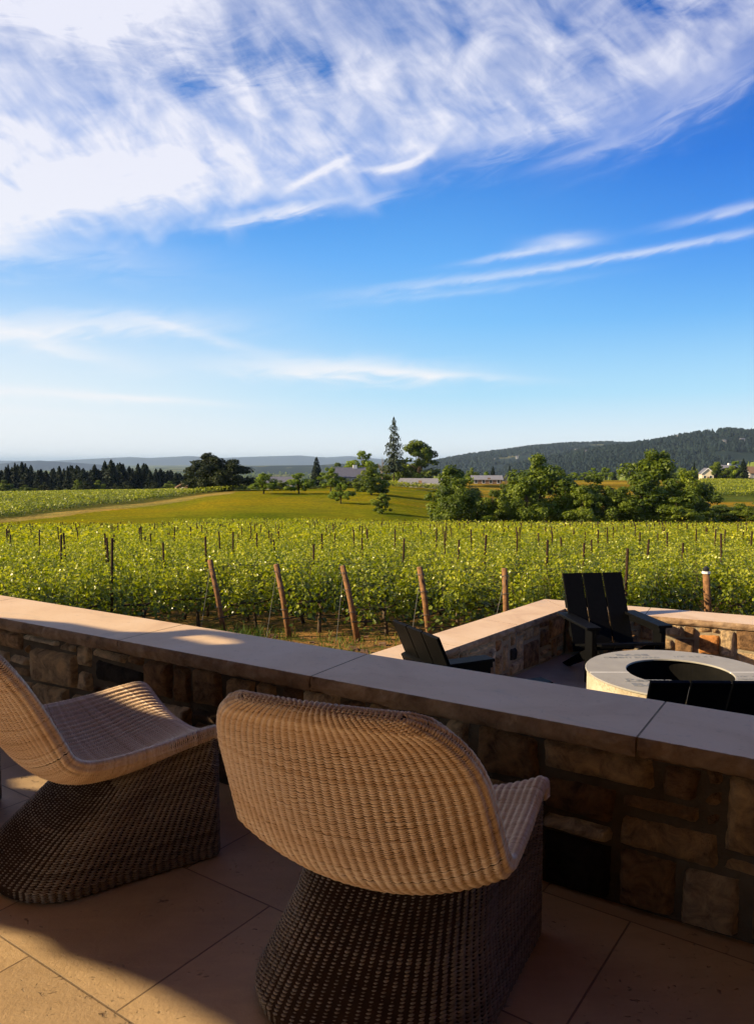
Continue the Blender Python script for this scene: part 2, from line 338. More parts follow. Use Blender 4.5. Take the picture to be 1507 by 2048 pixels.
# ------------------------------------------------------------------ patio, terrace, walls
WD = Vector((.846, -.533, 0)); WN = Vector((-.533, -.846, 0))      # along the near wall, and its patio-side normal
W0 = Vector((-.64, 3.38, 0))                                       # a point under the inner top edge of the coping
def struct(name, me, m, kind='structure'): o = link(name, me, m); o['kind'] = kind; return o
def slab(name, pts, z0, z1, m):
    b = bmesh.new(); vs = [b.verts.new((p[0], p[1], z1)) for p in pts]; f = b.faces.new(vs)
    if f.normal.z < 0: f.normal_flip()
    r = bmesh.ops.extrude_face_region(b, geom=[f]); bmesh.ops.translate(b, vec=(0, 0, z0-z1), verts=[g for g in r['geom'] if isinstance(g, bmesh.types.BMVert)])
    bmesh.ops.recalc_face_normals(b, faces=b.faces); me = bpy.data.meshes.new(name); b.to_mesh(me); return struct(name, me, m)
A_ = W0-WD*9+WN*-.1; B_ = W0+WD*9+WN*-.1
slab('patio_floor', [(A_.x, A_.y), (B_.x, B_.y), (9, -7), (-12, -7), (-12, A_.y)], -1.35, 0, M_FLOOR)

def stone_face(mb_st, O, D, N, L, z0, z1, seed, u=.058, gap=.011, depth=.022, darks=()):
    """irregular ashlar packed on a wall face: O base point, D along, N outward"""
    rd = random.Random(seed); nx = int(L/u); nzz = max(3, round((z1-z0)/u)); uz = (z1-z0)/nzz; ux = L/nx
    used = [[False]*nx for _ in range(nzz)]
    sizes = [(4, 2), (5, 2), (6, 3), (4, 3), (3, 2), (2, 3), (2, 2), (5, 3), (7, 3), (3, 3), (3, 4), (2, 4), (5, 4), (4, 1), (3, 1), (6, 2)]
    for r_ in range(nzz):
        for c_ in range(nx):
            if used[r_][c_]: continue
            for w, h in rd.sample(sizes, len(sizes))+[(3, 1), (2, 1), (1, 1)]:
                w = min(w, nx-c_); h = min(h, nzz-r_)
                if all(not used[r_+j][c_+i] for i in range(w) for j in range(h)): break
            for i in range(w):
                for j in range(h): used[r_+j][c_+i] = True
            x0, x1 = c_*ux+gap*rd.uniform(.7, 1.5), (c_+w)*ux-gap*rd.uniform(.7, 1.5); a0, a1 = z0+r_*uz+gap*rd.uniform(.7, 1.5), z0+(r_+h)*uz-gap*rd.uniform(.7, 1.5)
            n1 = max(3, int((x1-x0)/.018)); n2 = max(3, int((a1-a0)/.018)); sdx = rd.random()*50
            dp = depth*rd.uniform(.55, 1.5); jit = [rd.uniform(-.012, .012) for _ in range(8)]
            tl = (rd.uniform(-.05, .05), rd.uniform(-.05, .05)); V = []
            for b_ in range(n2+1):
                for a_ in range(n1+1):
                    fu, fv = a_/n1, b_/n2
                    jx = (jit[0]*(1-fu)*(1-fv)+jit[1]*fu*(1-fv)+jit[2]*fu*fv+jit[3]*(1-fu)*fv); jz = (jit[4]*(1-fu)*(1-fv)+jit[5]*fu*(1-fv)+jit[6]*fu*fv+jit[7]*(1-fu)*fv)
                    px, pz = x0+(x1-x0)*fu+jx, a0+(a1-a0)*fv+jz
                    e = min(px-x0+.02, 1), 0
                    ed = min(fu*(x1-x0), (1-fu)*(x1-x0), fv*(a1-a0), (1-fv)*(a1-a0)); rim = ed < 1e-6
                    q = nz(px*9+sdx, pz*9)
                    if rim: px += .007*nz(px*30+sdx, pz*30); pz += .007*nz(px*30, pz*30+sdx)
                    dd = -.01 if rim else dp*min(1, .45+ed/.035)+.010*q+.005*nz(px*38, pz*38, sdx)+tl[0]*(fu-.5)*.3+tl[1]*(fv-.5)*.3
                    V.append(O+D*px+N*dd+Vector((0, 0, pz)))
            Q = [(b_*(n1+1)+a_, b_*(n1+1)+a_+1, (b_+1)*(n1+1)+a_+1, (b_+1)*(n1+1)+a_) for b_ in range(n2) for a_ in range(n1)]
            if D.cross(Vector((0, 0, 1))).dot(N) < 0: Q = [q_[::-1] for q_ in Q]
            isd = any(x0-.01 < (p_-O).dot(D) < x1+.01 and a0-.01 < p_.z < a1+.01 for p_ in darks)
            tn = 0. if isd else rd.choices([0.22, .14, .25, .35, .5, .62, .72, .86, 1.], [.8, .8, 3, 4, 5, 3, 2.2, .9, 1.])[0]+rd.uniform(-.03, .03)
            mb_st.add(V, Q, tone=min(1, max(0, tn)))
def hit(px, py, O, N):
    r = pxdir(px, py); c = Vector((0, 0, CH)); return c+r*((O-c).dot(N)/r.dot(N))
def coping_stone(parent, P0, D, N, L, w0, w1, zt, th, seed, cut0=0, cut1=0):
    """one coping slab: top surface from N*w0 (face side) to N*w1; face edge is rock-faced. cut0/cut1 skew its ends"""
    top = MB(); nl = max(4, int(L/.022)); nt = 5
    def pt(a, w): return P0+D*(a*(L+cut1*(w-w0)/(w1-w0)-cut0*(w-w0)/(w1-w0))+cut0*(w-w0)/(w1-w0))+N*w
    T1 = [pt(i/nl, w0+.004*nz(i*.9, seed)) + Vector((0, 0, zt)) for i in range(nl+1)]; T2 = [pt(i/nl, w1)+Vector((0, 0, zt)) for i in range(nl+1)]
    V = T1+T2+[p-Vector((0, 0, th)) for p in T2]
    Q = [(i, i+1, nl+2+i, nl+1+i) for i in range(nl)]+[(nl+1+i, nl+2+i, 2*nl+3+i, 2*nl+2+i) for i in range(nl)]
    if D.cross(-N).z < 0: Q = [q[::-1] for q in Q]
    top.add(V, Q); Vf = []
    for j in range(nt+1):
        for i in range(nl+1):
            s_ = j/nt; bul = math.sin(math.pi*min(1, s_*1.1))*.010*0+.012*(4*s_*(1-s_))
            rr = 0 if j == 0 else (.013*nz(i*.30, j*.9+seed, seed)+.008*nz(i*.8, j*1.9, seed))
            base = T1[i] if j == 0 else T1[i]+N*((bul+rr)*(1 if w0 > w1 else -1))
            Vf.append(base-Vector((0, 0, th*s_)))
    Qf = [(j*(nl+1)+i, (j+1)*(nl+1)+i, (j+1)*(nl+1)+i+1, j*(nl+1)+i+1) for j in range(nt) for i in range(nl)]
    if D.cross(-N).z < 0: Qf = [q[::-1] for q in Qf]
    bot = [Vf[nt*(nl+1)], Vf[nt*(nl+1)+nl], pt(1, w1)+Vector((0, 0, zt-th)), pt(0, w1)+Vector((0, 0, zt-th))]
    o = link('coping_stone', top.mesh('coping_stone'), M_COPE, parent)
    e = MB(); e.add(Vf, Qf); e.add(bot, [(0, 1, 2, 3)])
    for k_, i in ((0, 0), (1, nl)):                        # end faces
        ring = [Vf[j*(nl+1)+i] for j in range(nt+1)]+[T2[i]-Vector((0, 0, th)), T2[i]]
        c = sum(ring, Vector())/len(ring); n = len(ring); e.add(ring+[c], None, [((a, (a+1) % n, n) if k_ else ((a+1) % n, a, n)) for a in range(n)])
    link('rough_edge', e.mesh('rough_edge', True), M_ROCK, o)
    return o
def obj_box(name, O, D, N, L, w0, w1, z0, z1, m, parent):
    mb = MB(); P = [O+D*a+N*w+Vector((0, 0, z)) for z in (z0, z1) for a, w in ((0, w0), (L, w0), (L, w1), (0, w1))]
    mb.hexa(P); o = mb.build(name, m, parent)
    b = bmesh.new(); b.from_mesh(o.data); bmesh.ops.recalc_face_normals(b, faces=b.faces); b.to_mesh(o.data); return o
# near wall between the patio and the vineyard
wall = thing('stone_wall', 'long low stone wall with broad limestone coping running behind the wicker chairs', 'wall', (0, 0, 0))
s0, s1 = -3.8, 5.0
obj_box('mortar_core', W0, WD, WN, 0, 0, 0, 0, 0, M_MORTAR, wall) if False else None
obj_box('mortar_core', W0+WD*s0, WD, WN, s1-s0, -.035, -.39, -1.3, .535, M_MORTAR, wall)
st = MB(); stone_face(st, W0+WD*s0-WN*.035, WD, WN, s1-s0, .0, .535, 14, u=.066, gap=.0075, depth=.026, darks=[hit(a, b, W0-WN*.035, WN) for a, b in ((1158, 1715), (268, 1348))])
st.build('stonework', M_STONE, wall, True)
st = MB(); stone_face(st, W0+WD*s0-WN*.39, WD, -WN, s1-s0, -.5, .535, 12, u=.08)
st.build('stonework', M_STONE, wall, True)
js = [-3.8, -2.32, -.78, .43, 1.76, 3.1, 5.0]
for i in range(len(js)-1): coping_stone(wall, W0+WD*(js[i]+.0035), WD, WN, js[i+1]-js[i]-.007, 0, -.437, .6, .065, 3+i)
for i in range(1, len(js)-1): obj_box('joint_mortar', W0+WD*(js[i]-.0034), WD, WN, .0068, -.004, -.43, .535, .5994, M_MORTL, wall)
# low walls of the fire-pit terrace
ZT = -.02
Cc_o = Vector((1.85, 8.35, 0)); Cc_i = Vector((1.94, 7.80, 0))
D2 = (Vector((.62, .785, 0))).normalized(); N2 = Vector((D2.y, -D2.x, 0))        # face towards the terrace
D3 = Vector((.895, -.446, 0)).normalized(); N3 = Vector((D3.y, -D3.x, 0))
wi2 = (Cc_o-Cc_i).dot(-N2); wi3 = (Cc_o-Cc_i).dot(-N3)
w2 = thing('stone_wall', 'short low stone wall running from the near wall to the terrace corner, its face in shade', 'wall')
L2 = 3.2
obj_box('mortar_core', Cc_i-D2*L2, D2, N2, L2+.12, -.03, -wi2+.02, -1.9, ZT-.062, M_MORTL, w2)
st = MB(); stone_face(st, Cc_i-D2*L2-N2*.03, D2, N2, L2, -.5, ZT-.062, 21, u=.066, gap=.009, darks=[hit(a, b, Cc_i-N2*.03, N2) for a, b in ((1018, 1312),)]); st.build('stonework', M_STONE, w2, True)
sk2 = (Cc_o-Cc_i).dot(D2)
for a, b in ((-3.2, -2.05), (-2.05, -1.0), (-1.0, 0)):
    coping_stone(w2, Cc_i+D2*(a+.003), D2, N2, b-a-.006, 0, -wi2, ZT, .06, 31+a, 0, sk2 if b == 0 else 0)
w3 = thing('stone_wall', 'sunlit low stone wall behind the fire pit, running to the right from the corner', 'wall')
L3 = 5.5; sk3 = (Cc_o-Cc_i).dot(D3)
obj_box('mortar_core', Cc_i-D3*.0, D3, N3, L3, -.03, -wi3+.02, -1.9, ZT-.06, M_MORTL, w3)
st = MB(); stone_face(st, Cc_i-N3*.03, D3, N3, L3, -.5, ZT-.06, 26, u=.066, gap=.009, depth=.030); st.build('stonework', M_STONE, w3, True)
for i, (a, b) in enumerate(((0, .78), (.78, 2.0), (2.0, 3.3), (3.3, 5.5))):
    coping_stone(w3, Cc_i+D3*(a+.003), D3, N3, b-a-.006, 0, -wi3, ZT, .06, 41+i, sk3 if a == 0 else 0, 0)
q = W0-WN*.3
Pn0 = q+WD*0.2; Pn1 = q+WD*6
slab('terrace_floor', [(Pn0.x, Pn0.y), (Pn1.x, Pn1.y), (8.3, 4.8), (Cc_i.x+.03, Cc_i.y+.1), (Cc_i.x-D2.x*L2, Cc_i.y-D2.y*L2)], -1.5, -.5, M_TERR)

# ------------------------------------------------------------------ wicker chairs
def spline(P, n):
    P = [np.array(p, float) for p in P]; P = [2*P[0]-P[1]]+P+[2*P[-1]-P[-2]]; out = []
    for i in range(1, len(P)-2):
        for u in np.linspace(0, 1, 24, endpoint=False):
            out.append(.5*((2*P[i])+(-P[i-1]+P[i+1])*u+(2*P[i-1]-5*P[i]+4*P[i+1]-P[i+2])*u*u+(-P[i-1]+3*P[i]-3*P[i+1]+P[i+2])*u**3))
    out.append(P[-2]); out = np.array(out); s_ = np.concatenate([[0], np.cumsum(np.linalg.norm(np.diff(out, axis=0), axis=1))])
    q = np.linspace(0, s_[-1], n); return np.stack([np.interp(q, s_, out[:, k]) for k in range(out.shape[1])], 1), s_[-1]
NS = 320
# columns: v forward, z up, half width
EDGE = [(-.785, .925, .345), (-.735, .85, .35), (-.675, .74, .355), (-.62, .63, .366), (-.585, .555, .374), (-.558, .505, .380), (-.50, .476, .382), (-.40, .470, .381), (-.25, .475, .380), (-.10, .490, .379), (-.03, .492, .379), (.003, .47, .379), (.012, .43, .379)]
CENT = [(-.85, .935), (-.82, .86), (-.78, .75), (-.735, .63), (-.675, .515), (-.605, .42), (-.51, .357), (-.40, .337), (-.25, .35), (-.10, .385), (-.03, .40), (.003, .388), (.012, .36)]
e_, LS = spline(EDGE, NS)
ce = []
_en, _ = spline([(p[0], p[1], i) for i, p in enumerate(EDGE)], NS)
_cs = spline([(p[0], p[1], i) for i, p in enumerate(CENT)], 600)[0]
c_ = np.stack([np.interp(_en[:, 2], _cs[:, 2], _cs[:, k]) for k in (0, 1)], 1)
e0_, c0_ = e_.copy(), c_.copy()
def shell_loops(T0=.048, inset=0.):
    U_ = np.linspace(0, 1, NS); S = LS*(.12*U_+.88*U_**1.45); th = np.linspace(0, 2*np.pi, 400, endpoint=False); P = np.zeros((NS, 400, 3)); 
    rc, rt = .25, .03
    Su = np.linspace(0, LS, len(e0_)); e_ = np.stack([np.interp(S, Su, e0_[:, k]) for k in range(3)], 1); c_ = np.stack([np.interp(S, Su, c0_[:, k]) for k in range(2)], 1)
    mid = (e_[:, :2]+c_)/2; tg = np.gradient(mid, axis=0); tg /= np.linalg.norm(tg, axis=1)[:, None]; nn = np.stack([-tg[:, 1], tg[:, 0]], 1)
    for i, s_ in enumerate(S):
        w = e_[i, 2]; T = T0
        if s_ < rc: w -= rc*.62*(1-math.sqrt(max(0, 1-(1-s_/rc)**2)))
        if s_ < rt: T = T0*math.sqrt(max(.0, 1-(1-s_/rt)**2))+.002
        if s_ > LS-.05: T = T0*(.55+.45*(LS-s_)/.05)
        w -= inset; T = max(.002, T-2*inset)
        h = T/2; L = w-h; cu = np.cos(th); su = np.sin(th)
        x = np.sign(cu)*np.abs(cu)**.75; 
        # stadium section
        per = 4*L+2*np.pi*h; q = th/(2*np.pi)*per; u = np.zeros(400); o = np.zeros(400)
        for k, a in enumerate(q):
            a = (a-0) % per
            if a < np.pi*h/2: u[k] = L+h*math.cos(a/h); o[k] = h*math.sin(a/h)
            elif a < np.pi*h/2+2*L: u[k] = L-(a-np.pi*h/2); o[k] = h
            elif a < 1.5*np.pi*h+2*L: b = (a-np.pi*h/2-2*L)/h+np.pi/2; u[k] = -L+h*math.cos(b); o[k] = h*math.sin(b)
            elif a < 1.5*np.pi*h+4*L: u[k] = -L+(a-1.5*np.pi*h-2*L); o[k] = -h
            else: b = (a-1.5*np.pi*h-4*L)/h+1.5*np.pi; u[k] = L+h*math.cos(b); o[k] = h*math.sin(b)
        f = np.abs(u/e_[i, 2])**2.1
        v = c_[i, 0]*(1-f)+e_[i, 0]*f; z = c_[i, 1]*(1-f)+e_[i, 1]*f
        P[i, :, 0] = u; P[i, :, 1] = v+nn[i, 0]*o; P[i, :, 2] = z+nn[i, 1]*o
    return P, S
def foot(t_, n=400):
    """horizontal outline of the base at height fraction t_: front straight, rear round; closed, starts at front middle"""
    vr = np.interp(t_, [0, .1, .45, .8, 1], [-.735, -.735, -.60, -.44, -.36]); wb = .368; wr = np.interp(t_, [0, .12, .5, 1], [.325, .335, .29, .275]); vs = vr+np.interp(t_, [0, 1], [.27, .20]); vf = -.012
    r = .035; pts = [(0, vf), (wb-r, vf)]+[(wb-r+r*math.sin(a), vf-r+r*math.cos(a)) for a in np.linspace(0, math.pi/2, 6)[1:]]
    pts += [(wr*abs(math.cos(a))**.8, vs-(vs-vr)*abs(math.sin(a))**.85) for a in np.linspace(0, math.pi/2, 24)]
    pts += [(-x, y) for x, y in pts[::-1][1:]]
    p = np.array(pts); s_ = np.concatenate([[0], np.cumsum(np.linalg.norm(np.diff(p, axis=0), axis=1))]); q = np.linspace(0, s_[-1], n, endpoint=False)
    return np.stack([np.interp(q, s_, p[:, k]) for k in (0, 1)], 1)
def ztop(u, v):
    iv = np.interp(v, e_[NS//3:, 0], np.arange(NS//3, NS)); j = np.clip(iv.astype(int), 0, NS-1)
    f = np.clip(np.abs(u/.379), 0, 1)**2.1
    ze = e_[j, 1]; zc = np.interp(v, c_[NS//3:-12, 0], c_[NS//3:-12, 1]); return zc*(1-f)+ze*f-.024
def base_loops(n=80, inset=0.):
    P = np.zeros((n, 400, 3)); tt = np.linspace(0, 1, n)
    topf = foot(1.); zt = ztop(topf[:, 0], topf[:, 1])
    for i, t_ in enumerate(tt):
        f = foot(t_); 
        if inset: f = f*[(1-inset/.37), 1]; f[:, 1] += inset*np.sign(-.35-f[:, 1])*-1
        P[i, :, 0] = f[:, 0]; P[i, :, 1] = f[:, 1]; P[i, :, 2] = .008+(zt-.008)*t_
    return P, tt
def normals(P):
    a = np.roll(P, -3, 1)-np.roll(P, 3, 1); b = np.gradient(P, axis=0); n = np.cross(a, b); n /= np.maximum(np.linalg.norm(n, axis=2), 1e-9)[..., None]
    c = P.mean(1, keepdims=True); sg = np.sign(((P-c)*n).sum(2)[P.shape[0]//2].mean()); return n*(sg if sg else 1)
def weave(P, rows, M, amp, rad, k=5, flat=1.0, ring=5, seed=0):
    """rows: fractional indices into axis 0; M stakes around each loop (even+1 so successive rows alternate)"""
    N = normals(P); out = MB(); rd = np.random.default_rng(seed); n2 = P.shape[1]; V = []; tn = []
    J = M*k; cnt = 0
    for ri, r_ in enumerate(rows):
        i0 = int(min(r_, P.shape[0]-1.001)); fr = r_-i0
        L = P[i0]*(1-fr)+P[i0+1]*fr; NN = N[i0]*(1-fr)+N[i0+1]*fr
        Lc = np.vstack([L, L[:1]]); s_ = np.concatenate([[0], np.cumsum(np.linalg.norm(np.diff(Lc, axis=0), axis=1))])
        q = np.linspace(0, s_[-1], J, endpoint=False); idx = np.interp(q, s_, np.arange(n2+1))
        ia = idx.astype(int) % n2; ib = (ia+1) % n2; w = (idx-np.floor(idx))[:, None]
        C = L[ia]*(1-w)+L[ib]*w; n = NN[ia]*(1-w)+NN[ib]*w; n /= np.maximum(np.linalg.norm(n, axis=1), 1e-9)[:, None]
        xf = (np.arange(J) % k+.5)/k                     # each strand arcs over a stake and tucks in between two stakes
        sag = amp*(np.sin(np.pi*xf)*1.25-.35)+np.repeat(rd.normal(0, amp*.12, M), k)
        tgt = np.roll(C, -1, 0)-np.roll(C, 1, 0); tgt /= np.maximum(np.linalg.norm(tgt, axis=1), 1e-9)[:, None]
        bi = np.cross(n, tgt)
        C = C+n*sag[:, None]+bi*((xf-.5)*rad*1.15+(np.sin(np.pi*xf)-.6)*rad*.5+np.repeat(rd.normal(0, rad*.10, M), k))[:, None]
        A = np.arange(ring)*2*np.pi/ring
        pin = (.36+.64*np.sin(np.pi*xf)**.55)[:, None, None]
        Vr = C[:, None]+rad*pin*(1+rd.normal(0, .06))*(n[:, None]*np.cos(A)[None, :, None]*.9+bi[:, None]*np.sin(A)[None, :, None]*flat)
        V.append(Vr.reshape(-1, 3)); tn.append(np.full(J*ring, np.clip(rd.normal(.5, .16), 0, 1))+np.repeat(rd.normal(0, .05, J), ring))
    V = np.concatenate(V); a = np.arange(J)[:, None]; b = np.arange(ring)[None]; a2 = (a+1) % J; b2 = (b+1) % ring
    Qb = np.stack([a*ring+b, a2*ring+b, a2*ring+b2, a*ring+b2], -1).reshape(-1, 4)
    Q = (Qb[None]+(np.arange(len(rows))*J*ring)[:, None, None]).reshape(-1, 4)
    return V, Q, np.concatenate(tn)
def stakes(P, i0, i1, M, rad, k=40, ring=5):
    V = []; N = normals(P); idx = np.linspace(i0, i1, k); n2 = P.shape[1]; res = []
    for r_ in idx:
        i = int(min(r_, P.shape[0]-1.001)); fr = r_-i; L = P[i]*(1-fr)+P[i+1]*fr; NN = N[i]
        Lc = np.vstack([L, L[:1]]); s_ = np.concatenate([[0], np.cumsum(np.linalg.norm(np.diff(Lc, axis=0), axis=1))])
        q = (np.arange(M)+.5)*s_[-1]/M; ii = np.interp(q, s_, np.arange(n2+1)).astype(int) % n2
        res.append((L[ii], NN[ii]))
    C = np.array([r_[0] for r_ in res]); n = np.array([r_[1] for r_ in res])        # k,M,3
    tg = np.gradient(C, axis=0); tg /= np.maximum(np.linalg.norm(tg, axis=2), 1e-9)[..., None]; bi = np.cross(n, tg)
    A = np.arange(ring)*2*np.pi/ring
    V = C[:, :, None]+rad*(n[:, :, None]*np.cos(A)[None, None, :, None]+bi[:, :, None]*np.sin(A)[None, None, :, None])
    a = np.arange(k-1)[:, None, None]; m = np.arange(M)[None, :, None]; b = np.arange(ring)[None, None]; f = lambda a, m, b: (a*M+m)*ring+(b % ring)
    Q = np.stack([f(a, m, b), f(a, m, b+1), f(a+1, m, b+1), f(a+1, m, b)], -1).reshape(-1, 4)
    return V.reshape(-1, 3), Q, np.full(k*M*ring, .25)
def gap_sheet(P, sub=4, cap=True):
    G = P[:, ::sub]; n1, n2 = G.shape[:2]; a = np.arange(n1-1)[:, None]; b = np.arange(n2)[None]
    Q = np.stack([a*n2+b, a*n2+(b+1) % n2, (a+1)*n2+(b+1) % n2, (a+1)*n2+b], -1).reshape(-1, 4); return G.reshape(-1, 3), Q
def part_mesh(name, chunks, m, parent):
    V = []; Q = []; T = []; n = 0
    for v, q, t_ in chunks: V.append(v); Q.append(q+n); T.append(t_); n += len(v)
    return link(name, mesh(name, np.concatenate(V), [np.concatenate(Q)], np.concatenate(T), True), m, parent)
PS, SS = shell_loops(); PI_, _ = shell_loops(.048, .0060)
PB, TB = base_loops(); PBI, _ = base_loops(80, .008)
MS = 65
MEAS = np.concatenate([[0], np.cumsum(np.minimum(np.linalg.norm(np.diff(PS, axis=0), axis=2).max(1), 1.9*np.maximum(np.diff(SS), .0018)+.0015))])
def rows_between(sa, sb, step):
    ma, mb_ = np.interp([sa, sb], SS, MEAS); return list(np.interp(np.arange(ma, mb_, step), MEAS, np.arange(NS)))
knee = float(np.interp(6.2, _en[:, 2], SS))
def wicker_chair(label, loc, heading):
    t_ = thing('wicker_lounge_chair', label, 'chair', loc, heading-math.pi/2, 'woven wicker lounge chairs on the patio')
    amp, rad = .0031, .0041
    part_mesh('backrest', [weave(PS, rows_between(.0003, knee, .0080), MS, amp, rad, seed=1), stakes(PS, 2, np.interp(knee, SS, np.arange(NS)), MS, .0028)], M_WICK, t_)
    part_mesh('seat', [weave(PS, rows_between(knee+.003, LS-.002, .0080), MS, amp, rad, seed=2), stakes(PS, np.interp(knee, SS, np.arange(NS)), NS-2, MS, .0028)], M_WICK, t_)
    rb = list(np.linspace(1.0, 78.5, 56))
    part_mesh('base', [weave(PB, rb, 93, .0032, .0041, seed=3), stakes(PB, 0, 79, 93, .0026)], M_WDARK, t_)
    for P, nm in ((PI_, 'gap_shade_sheet'), (PBI, 'gap_shade_sheet')):  # dark sheets added behind the weave, standing in for shade in its gaps
        V, Q = gap_sheet(P); link(nm, mesh(nm, V, [Q], None, True), M_GAPSHADE, t_)
    return t_
chA = wicker_chair('woven wicker chair at the left, seen side-on, patch of sun on its seat', (-.815, 3.11, 0), R(39.7))
def copy_tree(o, parent=None):
    c = o.copy(); COL.objects.link(c)
    if parent is not None: c.parent = parent
    for ch in list(o.children): copy_tree(ch, c)
    return c
chB = copy_tree(chA); chB.location = (.180, 2.507, 0); chB.rotation_euler.z = R(67.8-90)
chB.scale = (1.03, 1, 1); chB['label'] = 'woven wicker lounge chair nearest the camera, seen from behind its curved back'

# ------------------------------------------------------------------ fire pit and terrace chairs
FP = Vector((2.235, 5.56, -.5)); RO, RI, HT = .66, .375, .442
fp = thing('fire_pit', 'round concrete fire pit ring topped with printed grey cement board', 'fire pit', FP)
def ring(name, ro, ri, z0, z1, m, parent, a0=0., a1=2*math.pi, n=72):
    mb = MB(); full = abs(a1-a0-2*math.pi) < 1e-6; k = n if full else n+1; V = []
    for i in range(k):
        a = a0+(a1-a0)*i/n; c, s = math.cos(a), math.sin(a)
        V += [(ro*c, ro*s, z0), (ro*c, ro*s, z1), (ri*c, ri*s, z1), (ri*c, ri*s, z0)]
    Q = []
    for i in range(n):
        j = (i+1) % k
        for e in range(4): Q.append((i*4+e, j*4+e, j*4+(e+1) % 4, i*4+(e+1) % 4))
    if not full: Q += [(0, 1, 2, 3), ((k-1)*4+3, (k-1)*4+2, (k-1)*4+1, (k-1)*4)]
    mb.add(V, Q); o = mb.build(name, m, parent); b = bmesh.new(); b.from_mesh(o.data); bmesh.ops.recalc_face_normals(b, faces=b.faces); b.to_mesh(o.data); bev(o, .003, 1); return o
def conc(k, bs):
    P = obco(k); n = k.noise(P, 7., 8, .65); n2 = k.noise(P, 60., 6, .7)
    c = k.ramp(n, [(.3, (.34, .28, .19)), (.55, (.50, .43, .32)), (.75, (.58, .52, .41))])
    sz = k.n.new('ShaderNodeSeparateXYZ'); k.l.new(P, sz.inputs[0])
    zz = k.m('ADD', sz.outputs[2], k.m('MULTIPLY', k.m('SUBTRACT', n, .5), .14))
    c = k.mix(k.m('MULTIPLY', k.smooth(zz, .36, .42), k.m('MULTIPLY', k.smooth(n2, .5, .62), .7)), c, (.18, .10, .05))
    k.put(bs.inputs['Base Color'], c); k.put(bs.inputs['Normal'], k.bump(n2, .6, .006))
M_CONC = mat('stained_concrete', conc, .85)
M_BOARD = plain('cement_board', (.32, .30, .265), (.39, .37, .32), 5., .7, .3, .15, 80.)
M_PITDARK = plain('pit_dark', (.006, .006, .006), (.012, .011, .01), 6., .9, .05)  # even near-black for the liner and floor inside the ring
M_INK = plain('printed_ink', (.20, .205, .21), (.24, .245, .245), 40., .7, .2)
M_TAPE = plain('white_joint', (.72, .70, .64), (.8, .78, .72), 20., .7)
ring('ring_wall', RO, RI+.05, 0, HT-.016, M_CONC, fp)
ring('inner_liner', RI+.048, RI+.03, .02, HT-.017, M_PITDARK, fp)
mb = MB(); mb.add([(0, 0, .03)]+[((RI+.029)*math.cos(a), (RI+.029)*math.sin(a), .03) for a in np.linspace(0, 2*math.pi, 49)[:-1]], None, [(0, 1+i, 1+(i+1) % 48) for i in range(48)]); mb.build('pit_floor', M_PITDARK, fp)
g_ = .012
top1 = ring('cement_board_top', RO+.012, RI, HT-.014, HT, M_BOARD, fp, g_, math.pi-g_, 40)
top2 = ring('cement_board_top', RO+.012, RI, HT-.014, HT, M_BOARD, fp, math.pi+g_, 2*math.pi-g_, 40)
for sx_ in (-1, 1):
    mb = MB(); mb.box((sx_*(RO+RI)/2, 0, HT-.006), (RO-RI, .022, .011)); mb.build('joint_strip', M_TAPE, fp)
def text(s, size, loc, rz, parent, m, bold=.0, sc=(1, 1)):
    cu = bpy.data.curves.new('lettering', 'FONT'); cu.body = s; cu.size = size; cu.extrude = .0006; cu.offset = bold; cu.align_x = 'LEFT'; cu.resolution_u = 3
    o = bpy.data.objects.new('tmp', cu); COL.objects.link(o); dg = bpy.context.evaluated_depsgraph_get(); dg.update()
    me = bpy.data.meshes.new_from_object(o.evaluated_get(dg)); bpy.data.objects.remove(o)
    q = link('lettering', me, m, parent, loc); q.rotation_euler = (0, 0, rz); q.scale = (sc[0], sc[1], 1); return q
zt_ = HT+.0008
text('Perma', .125, (-.47, -.235, zt_), R(-2), top2, M_INK, .002, (1.05, .75))
text('BASE', .15, (-.46, -.355, zt_), R(-2), top2, M_INK, .006, (1.05, .72))
mb = MB(); mb.box((-.28, -.246, zt_+.0002), (.40, .008, .001)); mb.build('printed_rule', M_INK, top2)
text('CEMENT BOARD', .062, (-.44, .40, zt_), 0, top1, M_INK, .002, (.95, .9))
text('BASE', .11, (-.32, .47, zt_), 0, top1, M_INK, .004, (1.1, .7))
text('1/2" x 3\' x 5\'', .06, (.12, .43, zt_), 0, top1, M_INK, .001, (1.1, .9))
text('1/2" x 3\' x 5\'', .05, (.36, -.13, zt_), R(2), top2, M_INK, .001, (1.2, .8))
text('CEMENT BOARD', .04, (.34, -.20, zt_), R(2), top2, M_INK, .001, (1., .8))

